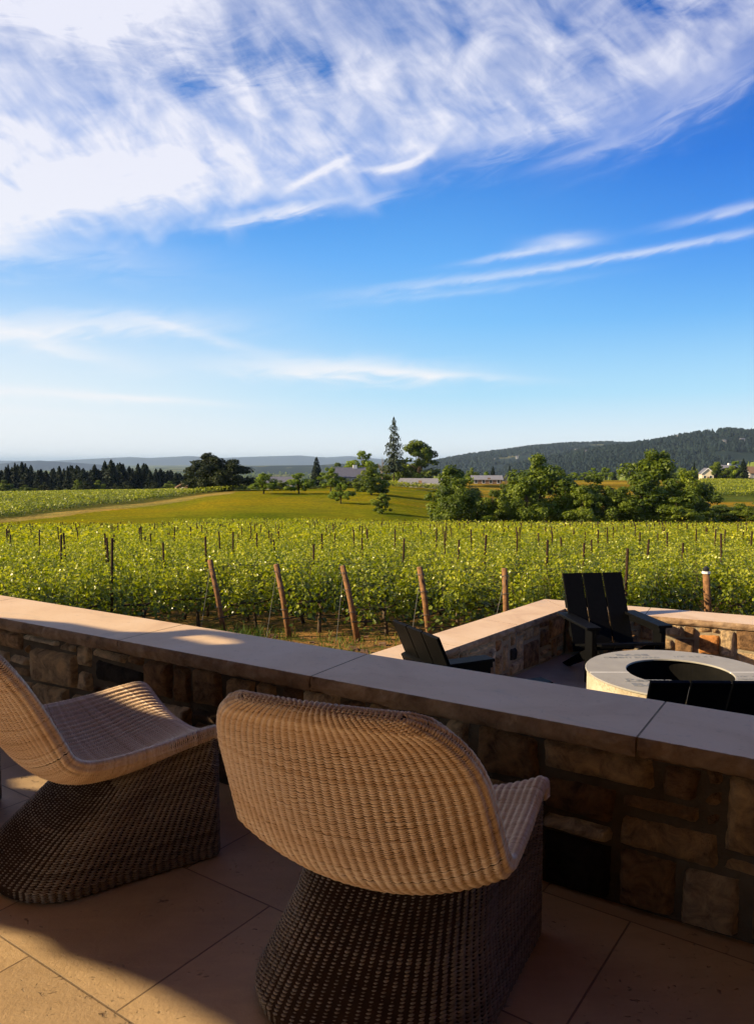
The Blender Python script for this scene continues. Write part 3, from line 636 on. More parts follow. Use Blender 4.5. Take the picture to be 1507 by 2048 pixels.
def slatted_chair(label, loc, facing, with_slots=True):
    """modern flat-board garden chair; local +Y is the facing direction, origin on the ground below the seat centre"""
    t_ = thing('slatted_garden_chair', label, 'chair', loc, facing-math.pi/2, 'black slatted garden chairs round the fire pit')
    # legs: broad front planks and slanted rear legs
    for s in (-1, 1):
        mb = MB(); mb.box((s*.325, .24, .253), (.045, .15, .506)); mb.build('leg', M_BLACK, t_, bevel=.003)
        P = []
        mb = MB()
        x0, x1 = s*.275-.02, s*.275+.02
        mb.hexa([(x0, -.50, 0), (x1, -.50, 0), (x1, -.38, 0), (x0, -.38, 0), (x0, .36, .26), (x1, .36, .26), (x1, .36, .36), (x0, .36, .36)][:4]+[(x0, .24, .36), (x1, .24, .36), (x1, .36, .30), (x0, .36, .30)])
        mb.build('side_rail', M_BLACK, t_, bevel=.002)
        mb = MB(); mb.box((s*.335, -.03, .52), (.135, .72, .024)); mb.build('arm', M_BLACK, t_, bevel=.004)
        mb = MB(); mb.box((s*.30, .03, .485), (.035, .58, .045)); mb.build('arm_support', M_BLACK, t_, bevel=.002)
    mb = MB()
    for i in range(5): y = .35-i*.118; mb.box((0, y, .375-i*.027), (.60, .108, .022), Matrix.Rotation(R(13), 3, 'X'))
    mb.build('seat', M_BLACK, t_, bevel=.003)
    # back of three broad boards with slots between
    th = R(24); u = Vector((0, -math.sin(th), math.cos(th))); n = Vector((0, math.cos(th), math.sin(th))); o0 = Vector((0, -.19, .19))
    L = .768; Mx = Matrix((Vector((1, 0, 0)), u, n)).transposed(); mb = MB()
    for k in (-1, 0, 1):
        mb.box(o0+u*(L/2)+Vector((k*.207, 0, 0)), (.197, L, .024), Mx)
    mb.build('backrest', M_BLACK, t_, bevel=.003)
    mb = MB()
    mb.box(o0+u*(L*.62)-n*.03, (.61, .09, .034), Mx); mb.box(o0+u*(L*.25)-n*.03, (.61, .09, .034), Mx); mb.build('back_rail', M_BLACK, t_, bevel=.003)
    return t_
slatted_chair('black slatted garden chair in the terrace corner, facing the fire pit and camera', (2.20, 7.03, -.5), R(-82))
slatted_chair('black slatted garden chair left of the fire pit, seen edge-on behind the near wall', (.70, 5.22, -.5), R(26))
slatted_chair('black slatted garden chair between near wall and fire pit, only its back top showing', (1.69, 4.28, -.5), R(89))

# ------------------------------------------------------------------ added unseen walls and roof (behind and beside the camera) that shade the patio
M_STUC = plain('shade_wall_stucco', (.16, .10, .055), (.21, .135, .08), 2., .9, .1, .3, 60.)
M_TIMB = plain('shade_roof_timber', (.20, .12, .06), (.28, .17, .09), 8., .7, .2, .3, 40.)
bl = thing('shade_enclosure', 'added tan stucco walls and timber roof around the camera, unseen, shading the patio', 'building', (0, 0, 0))
XW = -5.0; kxy = sd.y/sd.x; kz_ = sd.z/abs(sd.x)
def back(p):                                               # where the sun ray to p crosses the added wall
    tt_ = p[0]-XW; return (p[1]-tt_*kxy, p[2]+tt_*kz_)
floor_lit = [(-1.9, 2.72), (-1.22, 2.37), (-1.09, 2.33), (-1.03, 2.30), (-.95, 2.23), (-.74, 2.14), (-.6, 2.07), (-.43, 1.96), (-.30, 1.86), (-.1, 1.62), (.1, 1.2), (.3, .7), (3.2, .2), (3.2, -3.0), (-4.6, -3.2), (-4.6, 2.)]
spot_a = [(-1.66, 3.43), (-1.72, 3.52), (-1.6, 3.57), (-1.15, 3.50), (-1.05, 3.28), (-1.2, 3.17), (-1.36, 3.27), (-1.5, 3.39)]
seat_a = [atz(200, 1383, .47), atz(262, 1400, .43), atz(322, 1430, .41), atz(400, 1446, .43), atz(432, 1438, .44), atz(360, 1408, .43), atz(322, 1380, .47), atz(285, 1368, .49)]
cop_s = [(-1.02, 3.86, .6), (-.88, 3.92, .6), (-.70, 3.80, .6), (-.66, 3.72, .6), (-.8, 3.70, .6)]
holes = [[back((x, y, 0)) for x, y in floor_lit], [back((x, y, 0)) for x, y in spot_a], [back(p) for p in seat_a], [back(p) for p in cop_s]]  # openings shaped by tracing the wanted sun patches back to the added wall
HOLE_Z = 0
outer = [(-4.0, 0), (back((-2.6, 4.42, .6))[0], 0), back((-2.6, 4.45, .6)), back((-2.18, 4.36, .6)), back((-1.69, 4.20, .6)), back((-1.36, 3.99, .6)), back((-1.12, 3.97, .6)), back((-.95, 4.05, .6)), back((-.55, 3.9, .6)), (3.1, 4.6), (-4.0, 4.6)]
V2 = []; Fs = []
for poly in [outer]+holes:
    Fs.append(list(range(len(V2), len(V2)+len(poly)))); V2 += [Vector(p) for p in poly]
Ed = [(f_[i], f_[(i+1) % len(f_)]) for f_ in Fs for i in range(len(f_))]
vv, ee, ff, ov, oe, of = geometry.delaunay_2d_cdt(V2, Ed, [], 0, 1e-5)
def inside(p, poly):
    r_ = False
    for i in range(len(poly)):
        (x1, y1), (x2, y2) = poly[i], poly[i-1]
        if (y1 > p[1]) != (y2 > p[1]) and p[0] < (x2-x1)*(p[1]-y1)/(y2-y1)+x1: r_ = not r_
    return r_
keep = []
for f in ff:
    c = sum((vv[i] for i in f), Vector((0, 0)))/len(f)
    if inside(c, outer) and not any(inside(c, h_) for h_ in holes): keep.append(f)
b = bmesh.new(); bv = [b.verts.new((XW, p.x, p.y)) for p in vv]
for f in keep: b.faces.new([bv[i] for i in f])
r_ = bmesh.ops.extrude_face_region(b, geom=b.faces[:]); bmesh.ops.translate(b, vec=(-.03, 0, 0), verts=[g for g in r_['geom'] if isinstance(g, bmesh.types.BMVert)])
bmesh.ops.recalc_face_normals(b, faces=b.faces); me = bpy.data.meshes.new('sun_mask_wall'); b.to_mesh(me); link('sun_mask_wall', me, M_STUC, bl)
def pbox(name, x0, x1, y0, y1, z0, z1, m): mb = MB(); mb.box(((x0+x1)/2, (y0+y1)/2, (z0+z1)/2), (x1-x0, y1-y0, z1-z0)); return mb.build(name, m, bl)
pbox('shade_back_wall', -5, 3.4, -4.2, -4, 0, 4.6, M_STUC)
pbox('shade_end_wall', 3.4, 3.6, -4.2, 1.2, 0, 4.6, M_STUC)  # both walls added out of view to darken the patio
b = bmesh.new(); pl = [(-5.1, -4.2), (3.7, -4.2), (3.7, 4.4), (-5.1, 4.4)]
f = b.faces.new([b.verts.new((x, y, 4.8)) for x, y in pl]); r_ = bmesh.ops.extrude_face_region(b, geom=[f]); bmesh.ops.translate(b, vec=(0, 0, -.2), verts=[g for g in r_['geom'] if isinstance(g, bmesh.types.BMVert)])
for v in b.verts: v.co.z += .02
bmesh.ops.recalc_face_normals(b, faces=b.faces); me = bpy.data.meshes.new('roof'); b.to_mesh(me); link('roof', me, M_TIMB, bl)  # roof added out of view, reaching forward to cut skylight on the patio

# ------------------------------------------------------------------ land
def land_tint(x, y):
    px = 753.5+F*x/np.maximum(y, 1); n = len(x); c = np.zeros((n, 3))
    nn = np.array([nz(a*.03, b_*.03, 3.) for a, b_ in zip(x, y)]); n2 = np.array([nz(a*.15, b_*.15, 9.) for a, b_ in zip(x, y)])
    near = np.array([.17, .125, .05]); mead = np.array([.20, .19, .004]); gold = np.array([.36, .26, .035]); track = np.array([.30, .225, .065]); plain_ = np.array([.045, .06, .022]); field = np.array([.16, .17, .05])
    c[:] = near
    c[(y > 88)] = mead*1.0
    c += np.where((y > 88) & (y < 330), (nn*.5)[:, None]*np.array([.05, .03, .0])[None].repeat(n, 0).T*1, 0).T if False else (np.where((y > 88) & (y < 330), nn, 0)[:, None]*np.array([.07, .035, .005]))
    lo = 114+np.maximum(px, -300)*.118; up = 125+np.maximum(px, -300)*.127
    tr = (px < 470) & (y > lo) & (y < up); c[tr] = track*(1+.2*n2[tr, None])
    blk = (px < 500) & (y >= up) & (y < 275); c[blk] = np.array([.13, .13, .035])
    rg = (px > 925) & (y > 128) & (y < 330); c[rg] = gold*(.75+.5*np.clip(nn[rg, None], -.5, .6))
    rv = (px > 1395) & (y > 180) & (y < 330); c[rv] = np.array([.09, .12, .025])
    far = y > 345; m = np.array([nz(a*.0021, b_*.0011, 5.) for a, b_ in zip(x, y)]); k2 = np.floor((m+.6)*7) % 4
    c[far] = plain_; c[far & (k2 == 1) & (y > 800)] = field; c[far & (k2 == 3) & (y > 900)] = np.array([.07, .10, .03])
    return np.clip(c*(1+.12*n2[:, None]), .01, .8)
ys = np.concatenate([np.linspace(4.6, 14, 14), np.geomspace(15, 84, 36), np.linspace(86, 345, 130), np.geomspace(352, 60000, 90)])
pxs = np.concatenate([np.linspace(-2200, -300, 16), np.linspace(-260, 1760, 230), np.linspace(1800, 3700, 16)])
PX_, YY_ = np.meshgrid(pxs, ys); XX_ = (PX_-753.5)/F*YY_
zz = gz(XX_.ravel(), YY_.ravel())
bumpy = np.array([nz(a*.12, b_*.12)*.12+nz(a*.5, b_*.5)*.03 for a, b_ in zip(XX_.ravel(), YY_.ravel())])*np.clip((YY_.ravel()-9)/20, 0, 1)*(YY_.ravel() < 400)
V = np.stack([XX_.ravel(), YY_.ravel(), zz+bumpy-.02], 1); ny, nx_ = PX_.shape
a = np.arange(ny-1)[:, None]; b_ = np.arange(nx_-1)[None]; Q = np.stack([a*nx_+b_, a*nx_+b_+1, (a+1)*nx_+b_+1, (a+1)*nx_+b_], -1).reshape(-1, 4)
ct = land_tint(V[:, 0], V[:, 1]); cols = np.concatenate([ct, np.ones((len(V), 1))], 1)
def landm(k, bs):
    at = k.attr('tint'); P = geoP(k); n = k.noise(P, 1.6, 6, .65); n3 = k.noise(P, .35, 5, .6)
    c = k.mix(1., at.outputs['Color'], k.ramp(n, [(.3, (.45, .5, .6)), (.7, (1.5, 1.4, 1.1))]), 'MULTIPLY')
    big_ = k.noise(k.map(P, sc=(.5, 1., 1)), .09, 6, .65, .6); c = k.mix(1., c, k.ramp(big_, [(.35, (.62, .78, .7)), (.5, (1, 1, 1)), (.65, (1.35, 1.08, .9))]), 'MULTIPLY')
    s = k.n.new('ShaderNodeSeparateXYZ'); k.l.new(P, s.inputs[0]); nf = k.smooth(s.outputs[1], 80, 60)
    soil = k.ramp(k.noise(P, 3.2, 7, .65), [(.32, (.05, .07, .012)), (.44, (.14, .11, .03)), (.55, (.30, .16, .05)), (.72, (.40, .23, .08))])
    c = k.mix(nf, c, soil)
    c = k.mix(k.m('MULTIPLY', k.smooth(n3, .45, .65), .25), c, (.10, .10, .02))
    k.put(bs.inputs['Base Color'], c); k.put(bs.inputs['Normal'], k.bump(k.noise(P, 6., 6, .7), .7, .12))
M_LAND = mat('land', landm, 1., .0)
struct('ground', mesh('ground', V, [Q], None, True, cols), M_LAND)
# a wide sheet behind and below the buildings so the ground reaches everywhere
mb = MB(); mb.add([(-60000, -60000, -82), (60000, -60000, -82), (60000, 61000, -82), (-60000, 61000, -82)], [(0, 1, 2, 3)]); o = mb.build('ground', plain('dark_plain', (.04, .05, .02), (.07, .08, .03), .002, .95)); o['kind'] = 'structure'
mb = MB(); mb.box((0, -26, -1.36), (120, 64, .3)); o = mb.build('ground', plain('yard_soil', (.2, .15, .09), (.3, .24, .15), .5, .95)); o['kind'] = 'structure'

# ------------------------------------------------------------------ foliage geometry
def leaves(C, N, size, tone, kind='hex', rd=rng, droop=.25):
    """C centres (n,3); N preferred normals; size (n,) -> V, Q, tone"""
    n = len(C); N = N+rd.normal(0, .45, (n, 3)); N /= np.maximum(np.linalg.norm(N, axis=1), 1e-6)[:, None]
    A = rd.normal(0, 1, (n, 3)); A[:, 2] -= droop*2; A -= (A*N).sum(1)[:, None]*N; A /= np.maximum(np.linalg.norm(A, axis=1), 1e-6)[:, None]; B = np.cross(N, A)
    if kind == 'hex': L = np.array([(-.5, 0, 0), (-.28, -.45, .10), (.2, -.40, .12), (.55, 0, 0), (.2, .40, .12), (-.28, .45, .10)]); F_ = [(0, 1, 2, 3), (0, 3, 4, 5)]
    elif kind == 'blade': L = np.array([(-.5, -.16, 0), (.5, -.05, .1), (.5, .05, .1), (-.5, .16, 0)]); F_ = [(0, 1, 2, 3)]
    else: L = np.array([(-.5, -.32, 0), (.30, -.5, .12), (.5, .25, 0), (-.2, .5, .12)]); F_ = [(0, 1, 2, 3)]
    s = np.asarray(size)[:, None, None]
    V = C[:, None]+s*(L[None, :, 0:1]*A[:, None]+L[None, :, 1:2]*B[:, None]+L[None, :, 2:3]*N[:, None])
    k = len(L); Q = (np.array(F_)[None]+(np.arange(n)*k)[:, None, None]).reshape(-1, 4)
    return V.reshape(-1, 3), Q, np.repeat(tone, k)
def join(ch):
    V = []; Q = []; T = []; n = 0
    for v, q, t_ in ch: V.append(v); Q.append(q+n); T.append(t_); n += len(v)
    return np.concatenate(V), np.concatenate(Q), np.concatenate(T)
def fol_mesh(name, ch, m):
    V, Q, T = join(ch); me = mesh(name, V, [Q], T); me.materials.append(m); return me

# ------------------------------------------------------------------ vineyard
RD = np.array([.68, .73]); RD /= np.linalg.norm(RD); E0 = np.array([-3.0, 13.85]); ES = np.array([1.25, -.36])
def vine_pts(n, half=.66, seed=0):
    rd = np.random.default_rng(seed); ns = 13; C = []; N = []; T = []; S = []
    for s_ in range(ns):                                    # shoots rising from the cordon, each carrying leaves
        x0 = -half+2*half*(s_+.5)/ns+rd.normal(0, .05); y0 = rd.normal(0, .05); hgt = rd.uniform(.62, 1.05); lx, ly = rd.normal(0, .16), rd.normal(0, .19)
        m = n//ns; u = rd.uniform(0, 1, m)**.9; rad = .10+.13*(1-u)+.05*np.sin(u*9)
        an = rd.uniform(0, 2*np.pi, m); r = rad*rd.uniform(.4, 1.15, m)
        c = np.stack([x0+lx*u+r*np.cos(an), y0+ly*u+r*np.sin(an)*1.25, .42+hgt*u+rd.normal(0, .04, m)-.10*r/.2], 1)
        C.append(c); N.append(np.stack([np.cos(an)*.5, np.sin(an)*.9, np.full(m, .75)], 1)); T.append(np.clip(.22+.5*u+rd.normal(0, .13, m), 0, 1)); S.append(rd.uniform(.07, .125, m)*(1.05-.45*u))  # leaf tone drops toward the base, painting in the vine's inner shade
    return np.concatenate(C), np.concatenate(N), np.concatenate(S), np.concatenate(T)
VM = []
for i in range(7):
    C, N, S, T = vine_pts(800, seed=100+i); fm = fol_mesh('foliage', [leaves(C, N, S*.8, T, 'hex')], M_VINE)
    rd = random.Random(i); tb = MB(); x = 0; pts = [(0, 0, -.05)]
    for k in range(1, 5): x += rd.uniform(-.035, .035); pts.append((x, rd.uniform(-.03, .03), .13*k))
    tb.tube(pts, [.045, .035, .03, .034, .04], 7)
    tb.tube([pts[-1], (-.25, .01, .56), (-.6, 0, .58)], [.028, .02, .012], 5); tb.tube([pts[-1], (.25, .01, .57), (.6, 0, .57)], [.028, .02, .012], 5)
    for k in range(7): xx = -.6+.2*k; tb.tube([(xx, 0, .56), (xx+rd.uniform(-.06, .06), rd.uniform(-.06, .06), .85), (xx+rd.uniform(-.1, .1), rd.uniform(-.1, .1), 1.2)], [.006, .005, .003], 4)
    tm = tb.mesh('trunk', True); tm.materials.append(M_BARK); VM.append((fm, tm))
def img(x, y, z):
    c, s = math.cos(PITCH), math.sin(PITCH); h_ = z-CH; dd = y*c-h_*s; return 753.5+F*x/dd, 1024-F*(y*s+h_*c)/dd
def occl(px):                                             # image height of the wall tops in front of the vines
    if px < 868: return 1197+.103*px
    if px < 1089: return 1290-(px-868)*.40
    return 1198+(px-1089)*.079
def yend(px): return np.interp(px, [-300, 0, 330, 350, 700, 880, 1000, 1900], [52, 64, 78, 97, 97, 90, 88, 86])
plants = []; stakes_ = []; far_rows = []
for k in range(-75, 75):
    e = E0+ES*k; rs = random.Random(k*7+1)
    s_ = 0. if 0 <= k <= 5 else (-4.5+rs.uniform(-.2, .2) if k < 0 else 0.)
    s_ += .98 if k >= 0 else .55; off = rs.uniform(0, 4); i = 0
    while True:
        p = e+RD*s_; s_ += 1.22; i += 1
        if p[1] > 100 or p[0] > 62: break
        if p[1] < 9.8 or (p[0] > 3.2 and p[1] < 11.6): continue
        px = 753.5+F*p[0]/p[1]
        if px < -190 or px > 1700 or p[1] > yend(px): continue
        if 70 < p[1] < 73.5 and 335 < px < 620: continue
        z = gzs(p[0], p[1]); pt = (p[0], p[1], z); ip = img(p[0], p[1], z+1.35)
        if ip[1] > occl(ip[0])+6: continue
        if 1376 < px < 1452 and p[1] < 13.9: continue
        plants.append(pt)
        if i % 4 == int(off) % 4: stakes_.append((p[0]+RD[0]*.6, p[1]+RD[1]*.6, z, k))
plants.sort(key=lambda p: p[0]**2+p[1]**2); rowang = math.atan2(RD[1], RD[0])
GV = 'grapevines in the vineyard rows'; first = {}
for i, (x, y, z) in enumerate(plants[:300]):
    vi = random.randrange(7); fm, tm = VM[vi]
    v = thing('grapevine', 'leafy green grapevine among the rows nearest the stone walls', 'grapevine', (x, y, z), rowang+random.choice([0, math.pi])+random.uniform(-.12, .12), GV)
    s = random.uniform(.9, 1.12); v.scale = (s, s, random.uniform(.9, 1.12))
    link('foliage', fm, None, v); link('trunk', tm, None, v)
rest = np.array(plants[300:]); dist = np.hypot(rest[:, 0], rest[:, 1]); ch = []
per = np.clip((290-2.2*dist).astype(int), 105, 240); size = .074+.00115*dist
idx = np.repeat(np.arange(len(rest)), per); m = len(idx)
al = rng.uniform(-.66, .66, m); ac = rng.normal(0, .15, m); u = rng.beta(1.6, 1.5, m); base_h = np.repeat(rng.uniform(.9, 1.12, len(rest)), per)
hh = (.38+1.0*u*base_h)+rng.exponential(.07, m); ac *= (1.15-.5*u)
C = np.stack([rest[idx, 0]+RD[0]*al-RD[1]*ac, rest[idx, 1]+RD[1]*al+RD[0]*ac, rest[idx, 2]+hh], 1)
N = np.stack([-RD[1]*np.sign(ac)*.6, RD[0]*np.sign(ac)*.6, np.full(m, .8)], 1)
T = np.clip(.18+.55*u+rng.normal(0, .13, m)+np.repeat(rng.normal(0, .06, len(rest)), per), 0, 1)  # far rows too: lower leaves toned darker in place of shade
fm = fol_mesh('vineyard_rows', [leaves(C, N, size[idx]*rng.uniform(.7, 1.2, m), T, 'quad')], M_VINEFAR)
o = link('vineyard_rows', fm); tag(o, None, None, None, 'stuff'); o['label'] = 'rows of distant grapevines filling the field as far as the meadow'
# stakes
stm = MB(); stm.tube([(0, 0, -.1), (0.004, 0, .9), (0, .004, 1.78)], [.026, .025, .024], 7); stm = stm.mesh('vineyard_stake', False); stm.materials.append(M_STAKE)
stakes_.sort(key=lambda p: p[0]**2+p[1]**2)
for x, y, z, k in stakes_[:300]:
    o = link('vineyard_stake', stm, None, None, (x, y, z)); o.rotation_euler = (random.gauss(0, .03), random.gauss(0, .03), random.uniform(0, 6)); s = random.uniform(.84, 1.0); o.scale = (1, 1, s)
    tag(o, 'thin dark wooden stake standing up among the vine rows', 'stake', 'dark stakes in the vineyard')
mb = MB()
for x, y, z, k in stakes_[300:]:
    hgt = random.uniform(1.5, 1.75); mb.tube([(x, y, z), (x+random.gauss(0, .03), y, z+hgt)], .034, 5)
if len(stakes_) > 300: tag(mb.build('vineyard_stakes', M_STAKE), 'many small dark stakes across the far vineyard', None, None, 'stuff')
# leaning end posts, irrigation hoses, wires
endl = ['leaning brown end post, leftmost of the leaning posts along the vineyard edge', 'leaning brown end post, second from the left, weeds at its foot', 'leaning brown end post with wire, standing in front of the bare orange soil', 'brown end post just above the tilted black chair back', 'brown end post rising behind the near end of the sunlit terrace wall', None]
for k in range(5):
    e = E0+ES*k+np.array([0, .0]); z = gzs(*e); ln = [.16, .15, .18, .13, .04][k]
    bx, by = e+RD*.25
    pt_ = thing('end_post', endl[k], 'post', (bx, by, z)); tx, ty = -RD[0]*2.2*ln, -RD[1]*ln*.6
    mb = MB(); mb.tube([(0, 0, -.1), (tx*.5, ty*.5, .7), (tx, ty, 1.32+(.06 if k == 0 else 0))], [.052+.004*(k % 3), .050, .047+.003*(k % 2)], 9); mb.build('post', M_POST, pt_, True)
    mb = MB()
    for hz in (.5, .9, 1.2): mb.tube([(tx*hz/1.3+.068*math.cos(a), ty*hz/1.3+.068*math.sin(a), hz+.01*math.sin(3*a)) for a in np.linspace(0, 6.28, 12)], .005, 4)
    mb.tube([(tx*.95, ty*.95-.07, 1.2), (-RD[0]*.55, -RD[1]*.55, 0.0)], .004, 4); mb.build('tie_wire', M_WIRE, pt_)
cp = aty(1418, 1225, 13.6); z = gzs(cp.x, 13.6)
pt_ = thing('end_post', 'brown post with white and black cap at the right edge of the vineyard', 'post', (cp.x, 13.6, z))
hp = aty(1411, 1137, 13.6); hh_ = hp.z-z; mb = MB(); mb.tube([(0, 0, -.1), ((hp.x-cp.x)*.5, 0, hh_*.5), ((hp.x-cp.x), 0, hh_-.09)], [.066, .062, .06], 10); mb.build('post', M_POST, pt_, True)
mb = MB(); mb.tube([((hp.x-cp.x), 0, hh_-.09), ((hp.x-cp.x), 0, hh_-.05)], [.075, .07], 10); mb.build('white_band', M_TAPE, pt_)
mb = MB(); mb.tube([((hp.x-cp.x), 0, hh_-.05), ((hp.x-cp.x), 0, hh_), ((hp.x-cp.x), 0, hh_+.04)], [.05, .055, .02], 10); mb.build('black_cap', M_HOSE, pt_)
for k in range(0, 5):
    e = E0+ES*k; P = []
    for s_ in np.linspace(.1, 14, 30):
        q_ = e+RD*s_; P.append((q_[0], q_[1]-.05, gzs(*q_)+.30+.06*math.sin(s_*1.7+k)))
    mb = MB(); mb.tube(P, .011, 5); tag(mb.build('irrigation_hose', M_HOSE, None, True), 'thin black irrigation hose strung low along a vine row', 'hose', 'irrigation hoses along the vine rows')
    mb = MB()
    for hz in (.58, .95, 1.25): mb.tube([tuple(np.append(e+RD*s_, gzs(*(e+RD*s_))+hz)) for s_ in (.2, 4, 8, 12, 16)], .0035, 4)
    tag(mb.build('trellis_wire', M_WIRE), 'thin metal trellis wires strung between posts of a vine row', 'wire', 'trellis wires of the near rows')
# grass and weeds on the headland
def blades(n, xr, seed, hgt, name, label, m, cl=26):
    rd = np.random.default_rng(seed); cx = rd.uniform(xr[0], xr[1], cl); cy = np.interp(cx, [-7, -3, 2, 4.5], [13.4, 13.3, 11.9, 11.3])+rd.uniform(-2.9, 1.2, cl)
    w = rd.integers(0, cl, n); x = cx[w]+rd.normal(0, .28, n); y = cy[w]+rd.normal(0, .28, n); z = gz(x, y); h_ = hgt*rd.uniform(.4, 1.1, n)*np.repeat(1, n)*rd.uniform(.6, 1.3, cl)[w]; a = rd.uniform(0, 6.28, n); wd = .006+.004*rd.random(n); lx = rd.normal(0, .35, n)*h_; ly = rd.normal(0, .35, n)*h_
    P0 = np.stack([x-np.cos(a)*wd, y-np.sin(a)*wd, z], 1); P1 = np.stack([x+np.cos(a)*wd, y+np.sin(a)*wd, z], 1)
    P2 = np.stack([x+lx*.4+np.cos(a)*wd*.8, y+ly*.4+np.sin(a)*wd*.8, z+h_*.6], 1); P3 = np.stack([x+lx*.4-np.cos(a)*wd*.8, y+ly*.4-np.sin(a)*wd*.8, z+h_*.6], 1); P4 = np.stack([x+lx, y+ly, z+h_], 1)
    V = np.stack([P0, P1, P2, P3, P4], 1).reshape(-1, 3); i = np.arange(n)[:, None]*5; T = np.repeat(np.clip(rd.normal(.45, .22, n), 0, 1), 5)
    o = link(name, mesh(name, V, [i+np.array([[0, 1, 2, 3]]), i+np.array([[3, 2, 4]])], T), m); tag(o, label, None, None, 'stuff')
M_GRASS = leafmat('headland_grass', (.04, .07, .01), (.12, .15, .025), (.34, .27, .08), .6, .2, .3, 1.2)
blades(5500, (-7, 5.5), 5, .12, 'grass', 'green and dry grass tufts growing at the ends of the vine rows', M_GRASS, 120)
blades(1100, (-2.7, -1.6), 8, .36, 'weeds', 'tall green weeds between two leaning posts', leafmat('weed_leaves', (.03, .06, .01), (.07, .12, .02), (.16, .2, .05), .6, .2, .3, 1.), 9)
rd = random.Random(5); mb = MB()
for i in range(260):
    x = rd.uniform(-4, 4); y = np.interp(x, [-7, -3, 2, 4.5], [13.2, 13.0, 11.7, 11.2])+rd.uniform(-2.6, 1.5); s = rd.uniform(.02, .07); z = gzs(x, y)
    P = [Vector((x+s*a*rd.uniform(.6, 1.2), y+s*b_*rd.uniform(.6, 1.2), z-.01+s*c*rd.uniform(.5, 1.))) for c in (0, 1) for a, b_ in ((-1, -1), (1, -1), (1, 1), (-1, 1))]; mb.hexa(P)
tag(mb.build('clods', plain('soil_clods', (.12, .065, .03), (.26, .15, .08), 6., .95)), 'broken clods of brown soil on the vineyard edge', None, None, 'stuff')

# ------------------------------------------------------------------ trees
def broad_mesh(seed, n=2600, lobes=26, squash=.8, m=M_TREE, leaf=.055, open_=.3, low=.12, skirt=0.):
    """crown in a unit frame: height 1, radius about .4; trunk joins at the bottom"""
    rd = np.random.default_rng(seed); c = []; rr = []
    for i in range(lobes):
        a = rd.uniform(0, 2*np.pi); q = rd.uniform(0, 1)**.6; h_ = rd.uniform(low+.08, .93); prof = math.sin(math.pi*min(1, max(0, (h_-low+.05)/(1.08-low)))**.75)
        if h_ < .5: prof = max(prof, skirt)
        r = .36*prof*q; c.append((r*math.cos(a)*rd.uniform(.85, 1.25), r*math.sin(a)*rd.uniform(.85, 1.25), h_)); rr.append(rd.uniform(.05, .135)*(.6+.5*prof))
    c = np.array(c); rr = np.array(rr); w = rr**2/np.sum(rr**2); k = rd.choice(lobes, n, p=w)
    dv = rd.normal(0, 1, (n, 3)); dv /= np.linalg.norm(dv, axis=1)[:, None]; rad = rr[k]*rd.uniform(.5, 1.12, n)**.7
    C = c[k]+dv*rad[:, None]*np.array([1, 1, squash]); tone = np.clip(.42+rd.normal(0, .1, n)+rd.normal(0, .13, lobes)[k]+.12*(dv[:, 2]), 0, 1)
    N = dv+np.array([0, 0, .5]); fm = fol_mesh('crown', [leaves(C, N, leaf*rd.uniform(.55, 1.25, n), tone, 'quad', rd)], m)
    tb = MB(); tr = random.Random(seed); tb.tube([(0, 0, -.03), (.008, .0, low*.6), (tr.uniform(-.02, .02), tr.uniform(-.02, .02), low+.1), (tr.uniform(-.03, .03), 0, .6), (0, 0, .82)], [.028, .022, .018, .010, .004], 7)
    for i in rd.choice(lobes, min(lobes, 14), replace=False):
        z0 = tr.uniform(low, .45); p = c[i]; md = (p[0]*.45, p[1]*.45, z0+(p[2]-z0)*.6); tb.tube([(0, 0, z0), md, tuple(p)], [.011, .007, .002], 5)
    tm = tb.mesh('trunk', True); tm.materials.append(M_BARK); return fm, tm
def conifer_mesh(seed, n=1700, m=M_CON, width=.2, low=.05, ragged=.3, leaf=.05, trunk_r=.012, shape=1.0):
    rd = np.random.default_rng(seed); h_ = low+(1-low)*rd.beta(1.0, 1.35, n); a = rd.uniform(0, 2*np.pi, n)
    tiers = 1+ragged*np.sin(h_*55+rd.uniform(0, 6))*.5+ragged*np.array([nz(math.cos(x)*1.5+seed, math.sin(x)*1.5, y*9) for x, y in zip(a, h_)])*1.6
    prof = width*np.clip((1-h_)/(1-low), 0, 1)**shape*np.clip((h_-low)/.10+.35, 0, 1)*tiers; q = rd.uniform(.25, 1, n)**.55; r = prof*q
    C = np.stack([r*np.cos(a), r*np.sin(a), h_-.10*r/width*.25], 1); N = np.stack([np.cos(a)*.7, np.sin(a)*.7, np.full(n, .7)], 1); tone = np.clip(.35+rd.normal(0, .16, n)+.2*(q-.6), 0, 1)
    fm = fol_mesh('crown', [leaves(C, N, leaf*rd.uniform(.5, 1.2, n)*(.45+.6*(1-h_)), tone, 'quad', rd, .6)], m)
    tb = MB(); tb.tube([(0, 0, -.03), (0, 0, .5), (0, 0, .99)], [trunk_r, trunk_r*.65, .002], 6); tm = tb.mesh('trunk', True); tm.materials.append(M_BARK); return fm, tm
def bare_mesh(seed):
    tb = MB(); tr = random.Random(seed)
    def br(p, d_, l, r, dep):
        q = p+d_*l; mid = p+d_*l*.5+Vector((tr.uniform(-1, 1), tr.uniform(-1, 1), tr.uniform(-.3, 1)))*l*.07; tb.tube([p, mid, q], [r, r*.8, r*.6], 5)
        if dep == 0: return
        for _ in range(3 if dep > 1 else 4):
            nd = (d_+Vector((tr.uniform(-.65, .65), tr.uniform(-.65, .65), tr.uniform(-.1, .5)))).normalized(); br(p+d_*l*tr.uniform(.55, 1), nd, l*tr.uniform(.55, .8), r*.55, dep-1)
    br(Vector((0, 0, -.02)), Vector((0, 0, 1)), .34, .022, 4); tm = tb.mesh('trunk', True); return tm
